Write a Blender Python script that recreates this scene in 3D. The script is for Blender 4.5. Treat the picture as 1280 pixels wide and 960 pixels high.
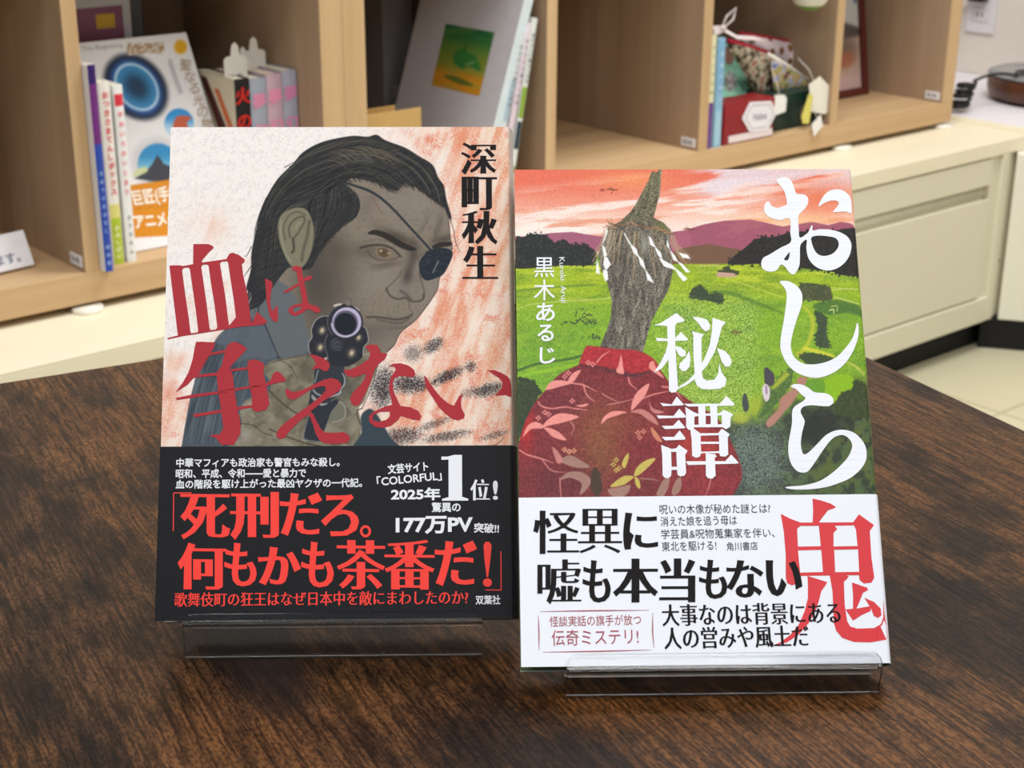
import bpy, bmesh, math, random
import numpy as np
from mathutils import Matrix, Vector

for o in list(bpy.data.objects):
    bpy.data.objects.remove(o, do_unlink=True)
SC = bpy.context.scene
COL = SC.collection
random.seed(4)

# ------------------------------------------------------------------ camera
F_PX, PITCH, ROLL, CAM_Z = 1954.5, 0.3631, 0.0045, 0.294      # image taken as 1280 x 960
CAM = Vector((0, 0, CAM_Z))
FW = Vector((0, math.cos(PITCH), -math.sin(PITCH)))
_up, _rt = Vector((0, math.sin(PITCH), math.cos(PITCH))), Vector((1, 0, 0))
RT = _rt * math.cos(ROLL) + _up * math.sin(ROLL)
UP = _up * math.cos(ROLL) - _rt * math.sin(ROLL)
cam_d = bpy.data.cameras.new('camera')
cam_d.sensor_width = 36.0
cam_d.lens = F_PX / 1280 * 36.0
cam_d.clip_start, cam_d.clip_end = 0.02, 60
cam_d.dof.use_dof = True
cam_d.dof.focus_distance = 0.60
cam_d.dof.aperture_fstop = 30.0
cam = bpy.data.objects.new('camera', cam_d)
COL.objects.link(cam)
cam.matrix_world = Matrix(((RT.x, UP.x, -FW.x, CAM.x), (RT.y, UP.y, -FW.y, CAM.y), (RT.z, UP.z, -FW.z, CAM.z), (0, 0, 0, 1)))
SC.camera = cam

# ------------------------------------------------------------------ light and exposure
SC.view_settings.view_transform = 'Standard'
SC.view_settings.look = 'None'
SC.view_settings.gamma = 1.0
SC.view_settings.use_curve_mapping = False
SC.view_settings.exposure = 0.0
W_ = bpy.data.worlds.new('room_light')
SC.world = W_
W_.use_nodes = True
bg = W_.node_tree.nodes['Background']
bg.inputs[0].default_value = (0.93, 0.96, 1.0, 1)
bg.inputs[1].default_value = 0.30


def area(name, loc, target, sx, sy, power, color=(1, 1, 1)):
    l = bpy.data.lights.new(name, 'AREA')
    l.shape = 'RECTANGLE'
    l.size, l.size_y, l.energy, l.color = sx, sy, power, color
    o = bpy.data.objects.new(name, l)
    COL.objects.link(o)
    o.location = loc
    o.rotation_euler = (Vector(target) - Vector(loc)).to_track_quat('-Z', 'Y').to_euler()
    return o


# ceiling panels of the office, 1.9 m above the table
area('ceiling_panel_light', (-0.9, 0.2, 1.9), (-0.9, 0.2, 0), 1.2, 0.6, 22, (1.0, 0.985, 0.96))
area('ceiling_panel_light', (1.1, 0.4, 1.9), (1.1, 0.4, 0), 1.2, 0.6, 22, (1.0, 0.985, 0.96))
area('ceiling_panel_light', (0.1, -1.3, 1.9), (0.1, -1.3, 0), 1.2, 0.6, 25, (1.0, 0.985, 0.96))
area('ceiling_panel_light', (0.6, 1.9, 1.9), (0.6, 1.9, 0), 1.2, 0.6, 44, (1.0, 0.985, 0.96))


# ------------------------------------------------------------------ helpers
def ray(px, py):
    return FW * F_PX + RT * (px - 640) - UP * (py - 480)


def at_z(px, py, z):
    d = ray(px, py)
    return CAM + d * ((z - CAM.z) / d.z)


def project(P):
    P = np.asarray(P, float) - np.array(CAM)
    z = P @ np.array(FW)
    return np.c_[640 + F_PX * (P @ np.array(RT)) / z, 480 - F_PX * (P @ np.array(UP)) / z]


def at_plane(px, py, p0, n):
    d = ray(px, py)
    return CAM + d * ((Vector(p0) - CAM).dot(n) / d.dot(n))


def tag(o, label=None, cat=None, group=None, kind=None):
    if label: o['label'] = label
    if cat: o['category'] = cat
    if group: o['group'] = group
    if kind: o['kind'] = kind
    return o


def empty(name, mat4, label=None, cat=None, group=None):
    o = bpy.data.objects.new(name, None)
    COL.objects.link(o)
    o.empty_display_size = 0.02
    o.matrix_world = mat4
    return tag(o, label, cat, group)


def frame(o, x, y, z):
    x, y, z = Vector(x).normalized(), Vector(y).normalized(), Vector(z).normalized()
    return Matrix(((x.x, y.x, z.x, o[0]), (x.y, y.y, z.y, o[1]), (x.z, y.z, z.z, o[2]), (0, 0, 0, 1)))


def link_mesh(name, me, mats, parent=None, smooth=False):
    for m in (mats if isinstance(mats, (list, tuple)) else [mats]):
        me.materials.append(m)
    if smooth:
        me.polygons.foreach_set('use_smooth', [True] * len(me.polygons))
    o = bpy.data.objects.new(name, me)
    COL.objects.link(o)
    if parent:
        o.parent = parent
    return o


class MB:
    """collects shapes, then links them as ONE mesh object"""
    def __init__(s):
        s.bm = bmesh.new()

    def box(s, x0, x1, y0, y1, z0, z1, bev=0.0, seg=2, M=None, mi=0):
        b = bmesh.new()
        vs = [b.verts.new((x, y, z)) for x in (x0, x1) for y in (y0, y1) for z in (z0, z1)]
        for f in ((0, 1, 3, 2), (4, 6, 7, 5), (0, 4, 5, 1), (2, 3, 7, 6), (0, 2, 6, 4), (1, 5, 7, 3)):
            b.faces.new([vs[i] for i in f])
        if bev:
            bmesh.ops.bevel(b, geom=list(b.edges), offset=bev, segments=seg, profile=0.5, affect='EDGES')
        s._merge(b, M, mi)
        return s

    def prism(s, pts, h0, h1, bev=0.0, M=None, mi=0, seg=2):
        """closed outline in local xy, extruded along z from h0 to h1"""
        b = bmesh.new()
        lo = [b.verts.new((x, y, h0)) for x, y in pts]
        hi = [b.verts.new((x, y, h1)) for x, y in pts]
        n = len(pts)
        b.faces.new(list(reversed(lo)))
        b.faces.new(hi)
        for i in range(n):
            b.faces.new((lo[i], lo[(i + 1) % n], hi[(i + 1) % n], hi[i]))
        bmesh.ops.recalc_face_normals(b, faces=list(b.faces))
        if bev:
            bmesh.ops.bevel(b, geom=list(b.edges), offset=bev, segments=seg, profile=0.5, affect='EDGES')
        s._merge(b, M, mi)
        return s

    def lathe(s, prof, n=32, M=None, mi=0):
        b = bmesh.new()
        rings = []
        for r, z in prof:
            rings.append([b.verts.new((r * math.cos(2 * math.pi * i / n), r * math.sin(2 * math.pi * i / n), z)) for i in range(n)] if r > 1e-6 else [b.verts.new((0, 0, z))])
        for a, c in zip(rings, rings[1:]):
            for i in range(n):
                j = (i + 1) % n
                q = []
                for v in (a[i % len(a)], a[j % len(a)], c[j % len(c)], c[i % len(c)]):
                    if v not in q:
                        q.append(v)
                if len(q) > 2:
                    b.faces.new(q)
        bmesh.ops.recalc_face_normals(b, faces=list(b.faces))
        s._merge(b, M, mi)
        return s

    def tube(s, pts, r, n=8, M=None, mi=0, ry=None):
        b = bmesh.new()
        P = [Vector(p) for p in pts]
        rings = []
        side = None
        for i, p in enumerate(P):
            t = (P[min(i + 1, len(P) - 1)] - P[max(i - 1, 0)]).normalized()
            if side is None:
                side = t.orthogonal().normalized()
            side = (side - t * side.dot(t)).normalized()
            up = t.cross(side)
            rr = r[i] if isinstance(r, (list, tuple)) else r
            r2 = rr if ry is None else ry
            rings.append([b.verts.new(p + side * rr * math.cos(2 * math.pi * k / n) + up * r2 * math.sin(2 * math.pi * k / n)) for k in range(n)])
        for a, c in zip(rings, rings[1:]):
            for k in range(n):
                b.faces.new((a[k], a[(k + 1) % n], c[(k + 1) % n], c[k]))
        b.faces.new(list(reversed(rings[0])))
        b.faces.new(rings[-1])
        s._merge(b, M, mi)
        return s

    def sheet(s, grid, M=None, mi=0, thick=0.0):
        """rows of points -> quad surface, optional thickness along -normal"""
        b = bmesh.new()
        G = [[b.verts.new(p) for p in row] for row in grid]
        for r0, r1 in zip(G, G[1:]):
            for i in range(len(r0) - 1):
                b.faces.new((r0[i], r0[i + 1], r1[i + 1], r1[i]))
        if thick:
            bmesh.ops.recalc_face_normals(b, faces=list(b.faces))
            bmesh.ops.solidify(b, geom=list(b.faces), thickness=thick)
        s._merge(b, M, mi)
        return s

    def _merge(s, b, M, mi):
        if M is not None:
            b.transform(M)
        for f in b.faces:
            f.material_index = mi
        me = bpy.data.meshes.new('tmp')
        b.to_mesh(me)
        b.free()
        s.bm.from_mesh(me)
        bpy.data.meshes.remove(me)

    def build(s, name, mats, parent=None, smooth=False):
        me = bpy.data.meshes.new(name)
        s.bm.to_mesh(me)
        s.bm.free()
        return link_mesh(name, me, mats, parent, smooth)


def lin(c):
    c = np.asarray(c, float) / 255.0
    return np.where(c <= 0.04045, c / 12.92, ((c + 0.055) / 1.055) ** 2.4)


def new_mat(name):
    m = bpy.data.materials.new(name)
    m.use_nodes = True
    nt = m.node_tree
    return m, nt, nt.nodes['Principled BSDF']


def plain(name, rgb, rough=0.5, spec=0.5, metal=0.0, vary=0.05, scale=40.0, bump=0.0):
    """one colour with a slight procedural unevenness"""
    m, nt, p = new_mat(name)
    c = lin(rgb)
    tc = nt.nodes.new('ShaderNodeTexCoord')
    nz = nt.nodes.new('ShaderNodeTexNoise')
    nz.inputs['Scale'].default_value = scale
    nz.inputs['Detail'].default_value = 4
    nt.links.new(tc.outputs['Object'], nz.inputs['Vector'])
    rp = nt.nodes.new('ShaderNodeValToRGB')
    rp.color_ramp.elements[0].position, rp.color_ramp.elements[1].position = 0.3, 0.7
    rp.color_ramp.elements[0].color = (*(c * (1 - vary)), 1)
    rp.color_ramp.elements[1].color = (*np.minimum(c * (1 + vary), 1), 1)
    nt.links.new(nz.outputs['Fac'], rp.inputs['Fac'])
    nt.links.new(rp.outputs['Color'], p.inputs['Base Color'])
    p.inputs['Roughness'].default_value = rough
    p.inputs['Specular IOR Level'].default_value = spec
    p.inputs['Metallic'].default_value = metal
    if bump:
        b = nt.nodes.new('ShaderNodeBump')
        b.inputs['Strength'].default_value = bump
        b.inputs['Distance'].default_value = 0.001
        nt.links.new(nz.outputs['Fac'], b.inputs['Height'])
        nt.links.new(b.outputs['Normal'], p.inputs['Normal'])
    return m


def printed(name, rough=0.5, spec=0.3, bump=0.0, bscale=1500):
    """printed paper: ink colour is the mesh's own 'ink' attribute"""
    m, nt, p = new_mat(name)
    a = nt.nodes.new('ShaderNodeAttribute')
    a.attribute_name = 'ink'
    nt.links.new(a.outputs['Color'], p.inputs['Base Color'])
    p.inputs['Roughness'].default_value = rough
    p.inputs['Specular IOR Level'].default_value = spec
    if bump:
        tc = nt.nodes.new('ShaderNodeTexCoord')
        nz = nt.nodes.new('ShaderNodeTexNoise')
        nz.inputs['Scale'].default_value = bscale
        nt.links.new(tc.outputs['Object'], nz.inputs['Vector'])
        b = nt.nodes.new('ShaderNodeBump')
        b.inputs['Strength'].default_value = bump
        b.inputs['Distance'].default_value = 0.0002
        nt.links.new(nz.outputs['Fac'], b.inputs['Height'])
        nt.links.new(b.outputs['Normal'], p.inputs['Normal'])
    return m


def wood(name, dark, light, axis, fine=18.0, stretch=14.0, rough=0.5, spec=0.4):
    """straight-grained wood print, grain along the object's axis (0, 1 or 2)"""
    m, nt, p = new_mat(name)
    tc = nt.nodes.new('ShaderNodeTexCoord')
    mp = nt.nodes.new('ShaderNodeMapping')
    sc = [fine * stretch] * 3
    sc[axis] = fine * 0.25
    mp.inputs['Scale'].default_value = [v / 10 for v in sc]
    nt.links.new(tc.outputs['Object'], mp.inputs['Vector'])
    n1 = nt.nodes.new('ShaderNodeTexNoise')
    n1.inputs['Scale'].default_value = 1.0
    n1.inputs['Detail'].default_value = 6
    n1.inputs['Roughness'].default_value = 0.65
    nt.links.new(mp.outputs['Vector'], n1.inputs['Vector'])
    rp = nt.nodes.new('ShaderNodeValToRGB')
    rp.color_ramp.elements[0].position, rp.color_ramp.elements[1].position = 0.32, 0.68
    rp.color_ramp.elements[0].color = (*lin(dark), 1)
    rp.color_ramp.elements[1].color = (*lin(light), 1)
    nt.links.new(n1.outputs['Fac'], rp.inputs['Fac'])
    nt.links.new(rp.outputs['Color'], p.inputs['Base Color'])
    p.inputs['Roughness'].default_value = rough
    p.inputs['Specular IOR Level'].default_value = spec
    return m


# ------------------------------------------------------------------ lettering
_txt = {}


def text_geo(s):
    """outline-filled lettering in em units: verts (n,2), faces, boundary loops"""
    if s in _txt:
        return _txt[s]
    c = bpy.data.curves.new('lettering', 'FONT')
    c.body = s
    c.resolution_u = 3
    o = bpy.data.objects.new('lettering', c)
    COL.objects.link(o)
    bpy.context.view_layer.update()
    ev = o.evaluated_get(bpy.context.evaluated_depsgraph_get())
    me = ev.to_mesh()
    v = np.array([(q.co.x, q.co.y) for q in me.vertices])
    f = [tuple(p.vertices) for p in me.polygons]
    ev.to_mesh_clear()
    bpy.data.objects.remove(o, do_unlink=True)
    bpy.data.curves.remove(c)
    cnt = {}
    for p in f:
        for a, b in zip(p, p[1:] + p[:1]):
            cnt[(a, b)] = cnt.get((a, b), 0) + 1
    nxt = {a: b for (a, b) in cnt if (b, a) not in cnt}
    prv = {b: a for a, b in nxt.items()}
    _txt[s] = (v, f, nxt, prv)
    return _txt[s]


def embolden(s, ax, ay):
    """thicken strokes: ax widens upright strokes, ay level ones (em units, may be negative)"""
    v, f, nxt, prv = text_geo(s)
    w = v.copy()
    if ax or ay:
        for b, c in nxt.items():
            a = prv.get(b)
            if a is None:
                continue
            e1, e2 = v[b] - v[a], v[c] - v[b]
            l1, l2 = np.hypot(*e1), np.hypot(*e2)
            if l1 < 1e-9 or l2 < 1e-9:
                continue
            n1, n2 = np.array((e1[1], -e1[0])) / l1, np.array((e2[1], -e2[0])) / l2
            d1 = ax * n1[0] ** 2 + ay * n1[1] ** 2
            d2 = ax * n2[0] ** 2 + ay * n2[1] ** 2
            det = n1[0] * n2[1] - n1[1] * n2[0]
            if abs(det) > 0.35:
                x = np.array(((d1 * n2[1] - d2 * n1[1]), (n1[0] * d2 - n2[0] * d1))) / det
                m = 2.0 * max(abs(ax), abs(ay))
                l = np.hypot(*x)
                if l > m:
                    x *= m / l
            else:
                n = n1 + n2
                l = np.hypot(*n)
                x = n / l * (d1 + d2) / 2 if l > 1e-6 else np.zeros(2)
            w[b] = v[b] + x
    return w, f


def homography(src, dst):
    A = []
    for (x, y), (u, v) in zip(src, dst):
        A.append([x, y, 1, 0, 0, 0, -u * x, -u * y, -u])
        A.append([0, 0, 0, x, y, 1, -v * x, -v * y, -v])
    return np.linalg.svd(np.array(A, float))[2][-1].reshape(3, 3)


def hmap(H, P):
    P = np.asarray(P, float)
    q = np.c_[P, np.ones(len(P))] @ H.T
    return q[:, :2] / q[:, 2:]


class Print:
    """flat ink shapes lying on a sheet: collects lettering and traced marks in sheet
    metres, then links them as ONE mesh"""
    def __init__(s, H, wrap):
        s.H, s.wrap, s.v, s.f, s.n = H, wrap, [], [], 0       # later shapes lie a hair above earlier ones

    def add(s, P, faces):
        s.v.append(np.asarray(P))
        s.f += [tuple(i + s.n for i in f) for f in faces]
        s.n += len(P)

    def line(s, txt, p0, p1, hpx, bold=0.0, ay=None, em=0.88):
        """lettering whose ink runs from p0 to p1 along the foot; hpx = body height"""
        w, f = embolden(txt, bold, bold if ay is None else ay)
        dx, dy = p1[0] - p0[0], p1[1] - p0[1]
        dl = math.hypot(dx, dy)
        q = hmap(s.H, [p0, p1, (p0[0] + dy / dl * hpx, p0[1] - dx / dl * hpx)])
        ex = q[1] - q[0]
        L = np.hypot(*ex)
        ex /= L
        ey = np.array((-ex[1], ex[0]))
        hgt = abs((q[2] - q[0]) @ ey)
        x0, x1 = w[:, 0].min(), w[:, 0].max()
        y0 = -0.07 if em == 0.88 else 0.0
        X = (w[:, 0] - x0) / (x1 - x0) * L
        Y = (w[:, 1] - y0) / em * hgt
        s.add(q[0] + X[:, None] * ex + Y[:, None] * ey, f)
        return s

    def fit(s, ch, x0, y0, x1, y1, bold=0.0, ay=None):
        """one glyph whose ink fills the given box (upper left, lower right)"""
        w, f = embolden(ch, bold, bold if ay is None else ay)
        a, b = w.min(0), w.max(0)
        t = (w - a) / (b - a)
        s.add(hmap(s.H, np.c_[x0 + t[:, 0] * (x1 - x0), y1 - t[:, 1] * (y1 - y0)]), f)
        return s

    def poly(s, pts, smooth=False, holes=()):
        from mathutils.geometry import tessellate_polygon
        loops = [spline(p) if smooth else list(p) for p in (pts, *holes)]
        P = hmap(s.H, [p for l in loops for p in l])
        k, ls = 0, []
        for l in loops:
            ls.append([Vector((*P[k + i], 0)) for i in range(len(l))])
            k += len(l)
        tri = tessellate_polygon(ls)
        ok = []
        for t in tri:
            a, b, c = (P[i] for i in t)
            ar = (b[0] - a[0]) * (c[1] - a[1]) - (b[1] - a[1]) * (c[0] - a[0])
            ok.append(tuple(t) if ar > 0 else tuple(reversed(t)))
        s.add(P, ok)
        return s

    def stroke(s, pts, w, smooth=True):
        """brush stroke along pts with half-widths w (number or list, px)"""
        n = len(pts)
        ws = [w] * n if not isinstance(w, (list, tuple)) else list(w)
        C = np.array(spline([(p[0], p[1], q) for p, q in zip(pts, ws)], closed=False) if smooth else [(p[0], p[1], q) for p, q in zip(pts, ws)])
        t = np.gradient(C[:, :2], axis=0)
        t /= np.maximum(np.hypot(t[:, 0], t[:, 1])[:, None], 1e-9)
        nn = np.c_[-t[:, 1], t[:, 0]]
        A, B = C[:, :2] + nn * C[:, 2:], C[:, :2] - nn * C[:, 2:]
        P = hmap(s.H, np.r_[A, B])
        m = len(C)
        s.add(P, [(i, i + 1, m + i + 1, m + i) for i in range(m - 1)])
        return s

    def build(s, name, mat, parent, off, label=None):
        # every face lies a few microns off its neighbours so that overlapping strokes never coincide
        me = bpy.data.meshes.new(name)
        C = np.concatenate(s.v)
        idx = np.array([i for f in s.f for i in f])
        ln_ = np.array([len(f) for f in s.f])
        fk = np.repeat(np.arange(len(s.f)), ln_)
        V = np.zeros((len(idx), 3))
        for r in range(23):
            m_ = fk % 23 == r
            if m_.any():
                V[m_] = np.array([tuple(p) for p in s.wrap(C[idx[m_]], off + 1.2e-6 * r)])
        st = np.concatenate([[0], np.cumsum(ln_)])
        me.from_pydata([tuple(p) for p in V], [], [tuple(range(st[k], st[k + 1])) for k in range(len(s.f))])
        me.update()
        o = link_mesh(name, me, mat, parent)
        return tag(o, label)


def spline(P, closed=True, k=6):
    """Catmull-Rom through the points; a point repeated twice stays a corner"""
    P = [tuple(map(float, p)) for p in P]
    n = len(P)
    out = []
    for i in range(n if closed else n - 1):
        g = (lambda j: P[j % n]) if closed else (lambda j: P[min(max(j, 0), n - 1)])
        p0, p1, p2, p3 = map(np.array, (g(i - 1), g(i), g(i + 1), g(i + 2)))
        if np.allclose(p1, p2):
            continue
        if np.allclose(p0, p1):
            p0 = p1
        m1, m2 = (p2 - p0) / 2, (p3 - p1) / 2
        if np.allclose(g(i - 1), p1): m1 = (p2 - p1) * 0.5
        if np.allclose(g(i + 2), p2): m2 = (p2 - p1) * 0.5
        for j in range(k):
            t = j / k
            out.append(tuple((2 * t**3 - 3 * t**2 + 1) * p1 + (t**3 - 2 * t**2 + t) * m1 + (-2 * t**3 + 3 * t**2) * p2 + (t**3 - t**2) * m2))
    if not closed:
        out.append(P[-1])
    return out


# ------------------------------------------------------------------ painting ink on a fine mesh
class Paint:
    """ink colours (sRGB 0-255) at points x, y of a sheet"""
    def __init__(s, x, y, base):
        s.x, s.y = np.asarray(x, float), np.asarray(y, float)
        s.c = np.tile(np.asarray(base, float), (len(s.x), 1))

    def _sel(s, P, pad):
        P = np.asarray(P)[:, :2]
        return np.nonzero((s.x > P[:, 0].min() - pad) & (s.x < P[:, 0].max() + pad) & (s.y > P[:, 1].min() - pad) & (s.y < P[:, 1].max() + pad))[0]

    def mix(s, idx, a, col):
        col = np.asarray(col, float)
        if col.ndim == 1:
            col = col[None, :]
        s.c[idx] += (col - s.c[idx]) * a[:, None]

    def _dist(s, idx, P, closed=True):
        x, y = s.x[idx], s.y[idx]
        d2 = np.full(len(idx), 1e18)
        ins = np.zeros(len(idx), bool)
        P = np.asarray(P, float)
        n = len(P)
        for i in range(n if closed else n - 1):
            ax, ay = P[i][:2]
            bx, by = P[(i + 1) % n][:2]
            ex, ey = bx - ax, by - ay
            l = ex * ex + ey * ey
            if l < 1e-12:
                continue
            t = np.clip(((x - ax) * ex + (y - ay) * ey) / l, 0, 1)
            dd = (x - ax - t * ex) ** 2 + (y - ay - t * ey) ** 2
            d2 = np.minimum(d2, dd)
            if closed and ey != 0:
                c = (ay > y) != (by > y)
                ins ^= c & (x < ex * (y - ay) / ey + ax)
        return np.sqrt(d2), ins

    def poly(s, pts, col, soft=0.6, alpha=1.0, smooth=True, clip=None):
        P = spline(pts) if smooth else pts
        idx = s._sel(P, soft + 1)
        if not len(idx):
            return s
        d, ins = s._dist(idx, P)
        a = np.clip(0.5 + np.where(ins, d, -d) / (2 * soft), 0, 1)
        a = a * a * (3 - 2 * a) * alpha
        if clip is not None:
            a = a * clip[idx]
        s.mix(idx, a, col(s.x[idx], s.y[idx]) if callable(col) else col)
        return s

    def mask(s, pts, soft=0.6, smooth=True):
        m = np.zeros(len(s.x))
        P = spline(pts) if smooth else pts
        idx = s._sel(P, soft + 1)
        d, ins = s._dist(idx, P)
        a = np.clip(0.5 + np.where(ins, d, -d) / (2 * soft), 0, 1)
        m[idx] = a * a * (3 - 2 * a)
        return m

    def line(s, pts, w, col, alpha=1.0, soft=0.5, smooth=True, clip=None):
        """stroke; w = half width in px, number or one per point"""
        n = len(pts)
        ws = list(w) if isinstance(w, (list, tuple)) else [w] * n
        P = [(p[0], p[1], q) for p, q in zip(pts, ws)]
        P = np.array(spline(P, closed=False, k=4) if smooth and n > 2 else P)
        idx = s._sel(P, P[:, 2].max() + soft + 1)
        if not len(idx):
            return s
        x, y = s.x[idx], s.y[idx]
        best = np.full(len(idx), -1e9)
        for (ax, ay, aw), (bx, by, bw) in zip(P, P[1:]):
            ex, ey = bx - ax, by - ay
            l = max(ex * ex + ey * ey, 1e-12)
            t = np.clip(((x - ax) * ex + (y - ay) * ey) / l, 0, 1)
            d = np.hypot(x - ax - t * ex, y - ay - t * ey)
            best = np.maximum(best, aw + (bw - aw) * t - d)
        a = np.clip(0.5 + best / (2 * soft), 0, 1) * alpha
        if clip is not None:
            a = a * clip[idx]
        s.mix(idx, a, col)
        return s

    def blob(s, cx, cy, rx, ry, col, alpha=1.0, rot=0.0, hard=1.0, clip=None):
        R = 2.6 * max(rx, ry)
        idx = np.nonzero((abs(s.x - cx) < R) & (abs(s.y - cy) < R))[0]
        if not len(idx):
            return s
        x, y = s.x[idx] - cx, s.y[idx] - cy
        c, q = math.cos(rot), math.sin(rot)
        r2 = ((x * c + y * q) / rx) ** 2 + ((-x * q + y * c) / ry) ** 2
        a = np.exp(-(r2 ** hard)) * alpha
        if clip is not None:
            a = a * clip[idx]
        s.mix(idx, a, col)
        return s

    def noise(s, sx, sy=None, seed=0, octv=3, rot=0.0, gain=0.5):
        sy = sy or sx
        c, q = math.cos(rot), math.sin(rot)
        X, Y = (s.x * c + s.y * q) / sx, (-s.x * q + s.y * c) / sy
        out, amp, tot = np.zeros(len(X)), 1.0, 0.0
        for o in range(octv):
            out += amp * vnoise(X, Y, seed + 17 * o)
            tot += amp
            amp *= gain
            X, Y = X * 2.03 + 11.3, Y * 2.03 + 5.7
        return out / tot


def vnoise(x, y, seed):
    xi, yi = np.floor(x).astype(np.int64), np.floor(y).astype(np.int64)
    fx, fy = x - xi, y - yi
    fx, fy = fx * fx * (3 - 2 * fx), fy * fy * (3 - 2 * fy)

    def h(a, b):
        n = (a * 374761393 + b * 668265263 + seed * 974711) & 0x7FFFFFFF
        n = ((n ^ (n >> 13)) * 1274126177) & 0x7FFFFFFF
        n = n ^ (n >> 16)
        return (n & 0xFFFF) / 65535.0
    return (h(xi, yi) * (1 - fx) + h(xi + 1, yi) * fx) * (1 - fy) + (h(xi, yi + 1) * (1 - fx) + h(xi + 1, yi + 1) * fx) * fy


def sstep(a, b, v):
    t = np.clip((v - a) / (b - a), 0, 1)
    return t * t * (3 - 2 * t)


def ink_grid(name, xs, ys, pos, colour, mat, parent=None, label=None):
    """fine mesh over columns xs and rows ys; pos(XY)->points, colour(XY)->sRGB"""
    X, Y = np.meshgrid(xs, ys)
    XY = np.c_[X.ravel(), Y.ravel()]
    P = pos(XY)
    nx, ny = len(xs), len(ys)
    i = (np.arange(ny - 1)[:, None] * nx + np.arange(nx - 1)[None, :]).ravel()
    F = np.c_[i, i + 1, i + 1 + nx, i + nx]
    me = bpy.data.meshes.new(name)
    me.vertices.add(len(P))
    me.vertices.foreach_set('co', np.asarray(P, np.float32).ravel())
    me.loops.add(F.size)
    me.loops.foreach_set('vertex_index', F.astype(np.int32).ravel())
    me.polygons.add(len(F))
    me.polygons.foreach_set('loop_start', np.arange(0, F.size, 4, dtype=np.int32))
    me.polygons.foreach_set('loop_total', np.full(len(F), 4, np.int32))
    me.update(calc_edges=True)
    me.validate()
    at = me.color_attributes.new('ink', 'FLOAT_COLOR', 'POINT')
    c = np.ones((len(P), 4), np.float32)
    c[:, :3] = lin(np.clip(colour(XY), 0, 255))
    at.data.foreach_set('color', c.ravel())
    return tag(link_mesh(name, me, mat, parent, smooth=True), label)

# ------------------------------------------------------------------ large structure
FLOOR_Z = -0.70
TZ = -0.0042                                   # table top, just under the two book stands
A_ = 0.8653
U = Vector((math.sin(A_), math.cos(A_), 0))    # along the cabinet front, away to the right
N = Vector((-math.cos(A_), math.sin(A_), 0))   # from the cabinet front to its back
ZV = Vector((0, 0, 1))
P0 = Vector((0.8717, 2.7855, 0))               # cabinet front edge, right end
CT = -0.295                                    # cabinet top
SHELF = -0.250                                 # compartment floor


def un(u, n, z=0.0):
    return P0 + U * u + N * n + ZV * z


def UF(u, n, z):
    """frame at a place on the cabinet: x along it, y to the back, z up"""
    return frame(un(u, n, z), U, N, ZV)


M_FLOOR, nt, p = new_mat('vinyl_floor')
tc = nt.nodes.new('ShaderNodeTexCoord')
nz = nt.nodes.new('ShaderNodeTexNoise'); nz.inputs['Scale'].default_value = 3; nz.inputs['Detail'].default_value = 6
br = nt.nodes.new('ShaderNodeTexBrick')
br.inputs['Scale'].default_value = 1.0; br.inputs['Brick Width'].default_value = 0.45; br.inputs['Row Height'].default_value = 0.45
br.offset = 0.0
br.inputs['Mortar Size'].default_value = 0.004
br.inputs['Color1'].default_value = (*lin((214, 206, 176)), 1); br.inputs['Color2'].default_value = (*lin((206, 198, 168)), 1); br.inputs['Mortar'].default_value = (*lin((186, 178, 150)), 1)
mx = nt.nodes.new('ShaderNodeMix'); mx.data_type = 'RGBA'; mx.blend_type = 'MULTIPLY'; mx.inputs[0].default_value = 0.12
nt.links.new(tc.outputs['Object'], br.inputs['Vector']); nt.links.new(tc.outputs['Object'], nz.inputs['Vector'])
nt.links.new(br.outputs['Color'], mx.inputs[6]); nt.links.new(nz.outputs['Color'], mx.inputs[7]); nt.links.new(mx.outputs[2], p.inputs['Base Color'])
p.inputs['Roughness'].default_value = 0.35
M_WALL = plain('wall_paint', (226, 219, 210), 0.85, 0.2, vary=0.015, scale=60)
M_CREAM = plain('cream_steel', (240, 231, 204), 0.42, 0.4, vary=0.012, scale=9)
M_CREAMF = plain('cream_steel_front', (222, 217, 194), 0.45, 0.4, vary=0.015, scale=7)
M_BLACKP = plain('black_plinth', (22, 22, 22), 0.6, 0.3)
M_WHITEC = plain('white_steel', (232, 228, 212), 0.45, 0.35, vary=0.012)
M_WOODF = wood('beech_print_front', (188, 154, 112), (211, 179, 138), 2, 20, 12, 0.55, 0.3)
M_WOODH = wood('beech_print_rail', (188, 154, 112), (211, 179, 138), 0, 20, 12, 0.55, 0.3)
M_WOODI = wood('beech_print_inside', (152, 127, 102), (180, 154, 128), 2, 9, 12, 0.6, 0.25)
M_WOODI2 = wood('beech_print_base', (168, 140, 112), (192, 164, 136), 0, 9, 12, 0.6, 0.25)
M_LABEL = plain('white_label', (228, 228, 232), 0.6, 0.2, vary=0.02)
M_TYPE = plain('grey_type', (92, 92, 112), 0.6, 0.2)
M_CLEAR_PAD = plain('milky_rubber', (236, 232, 218), 0.35, 0.4)

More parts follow.
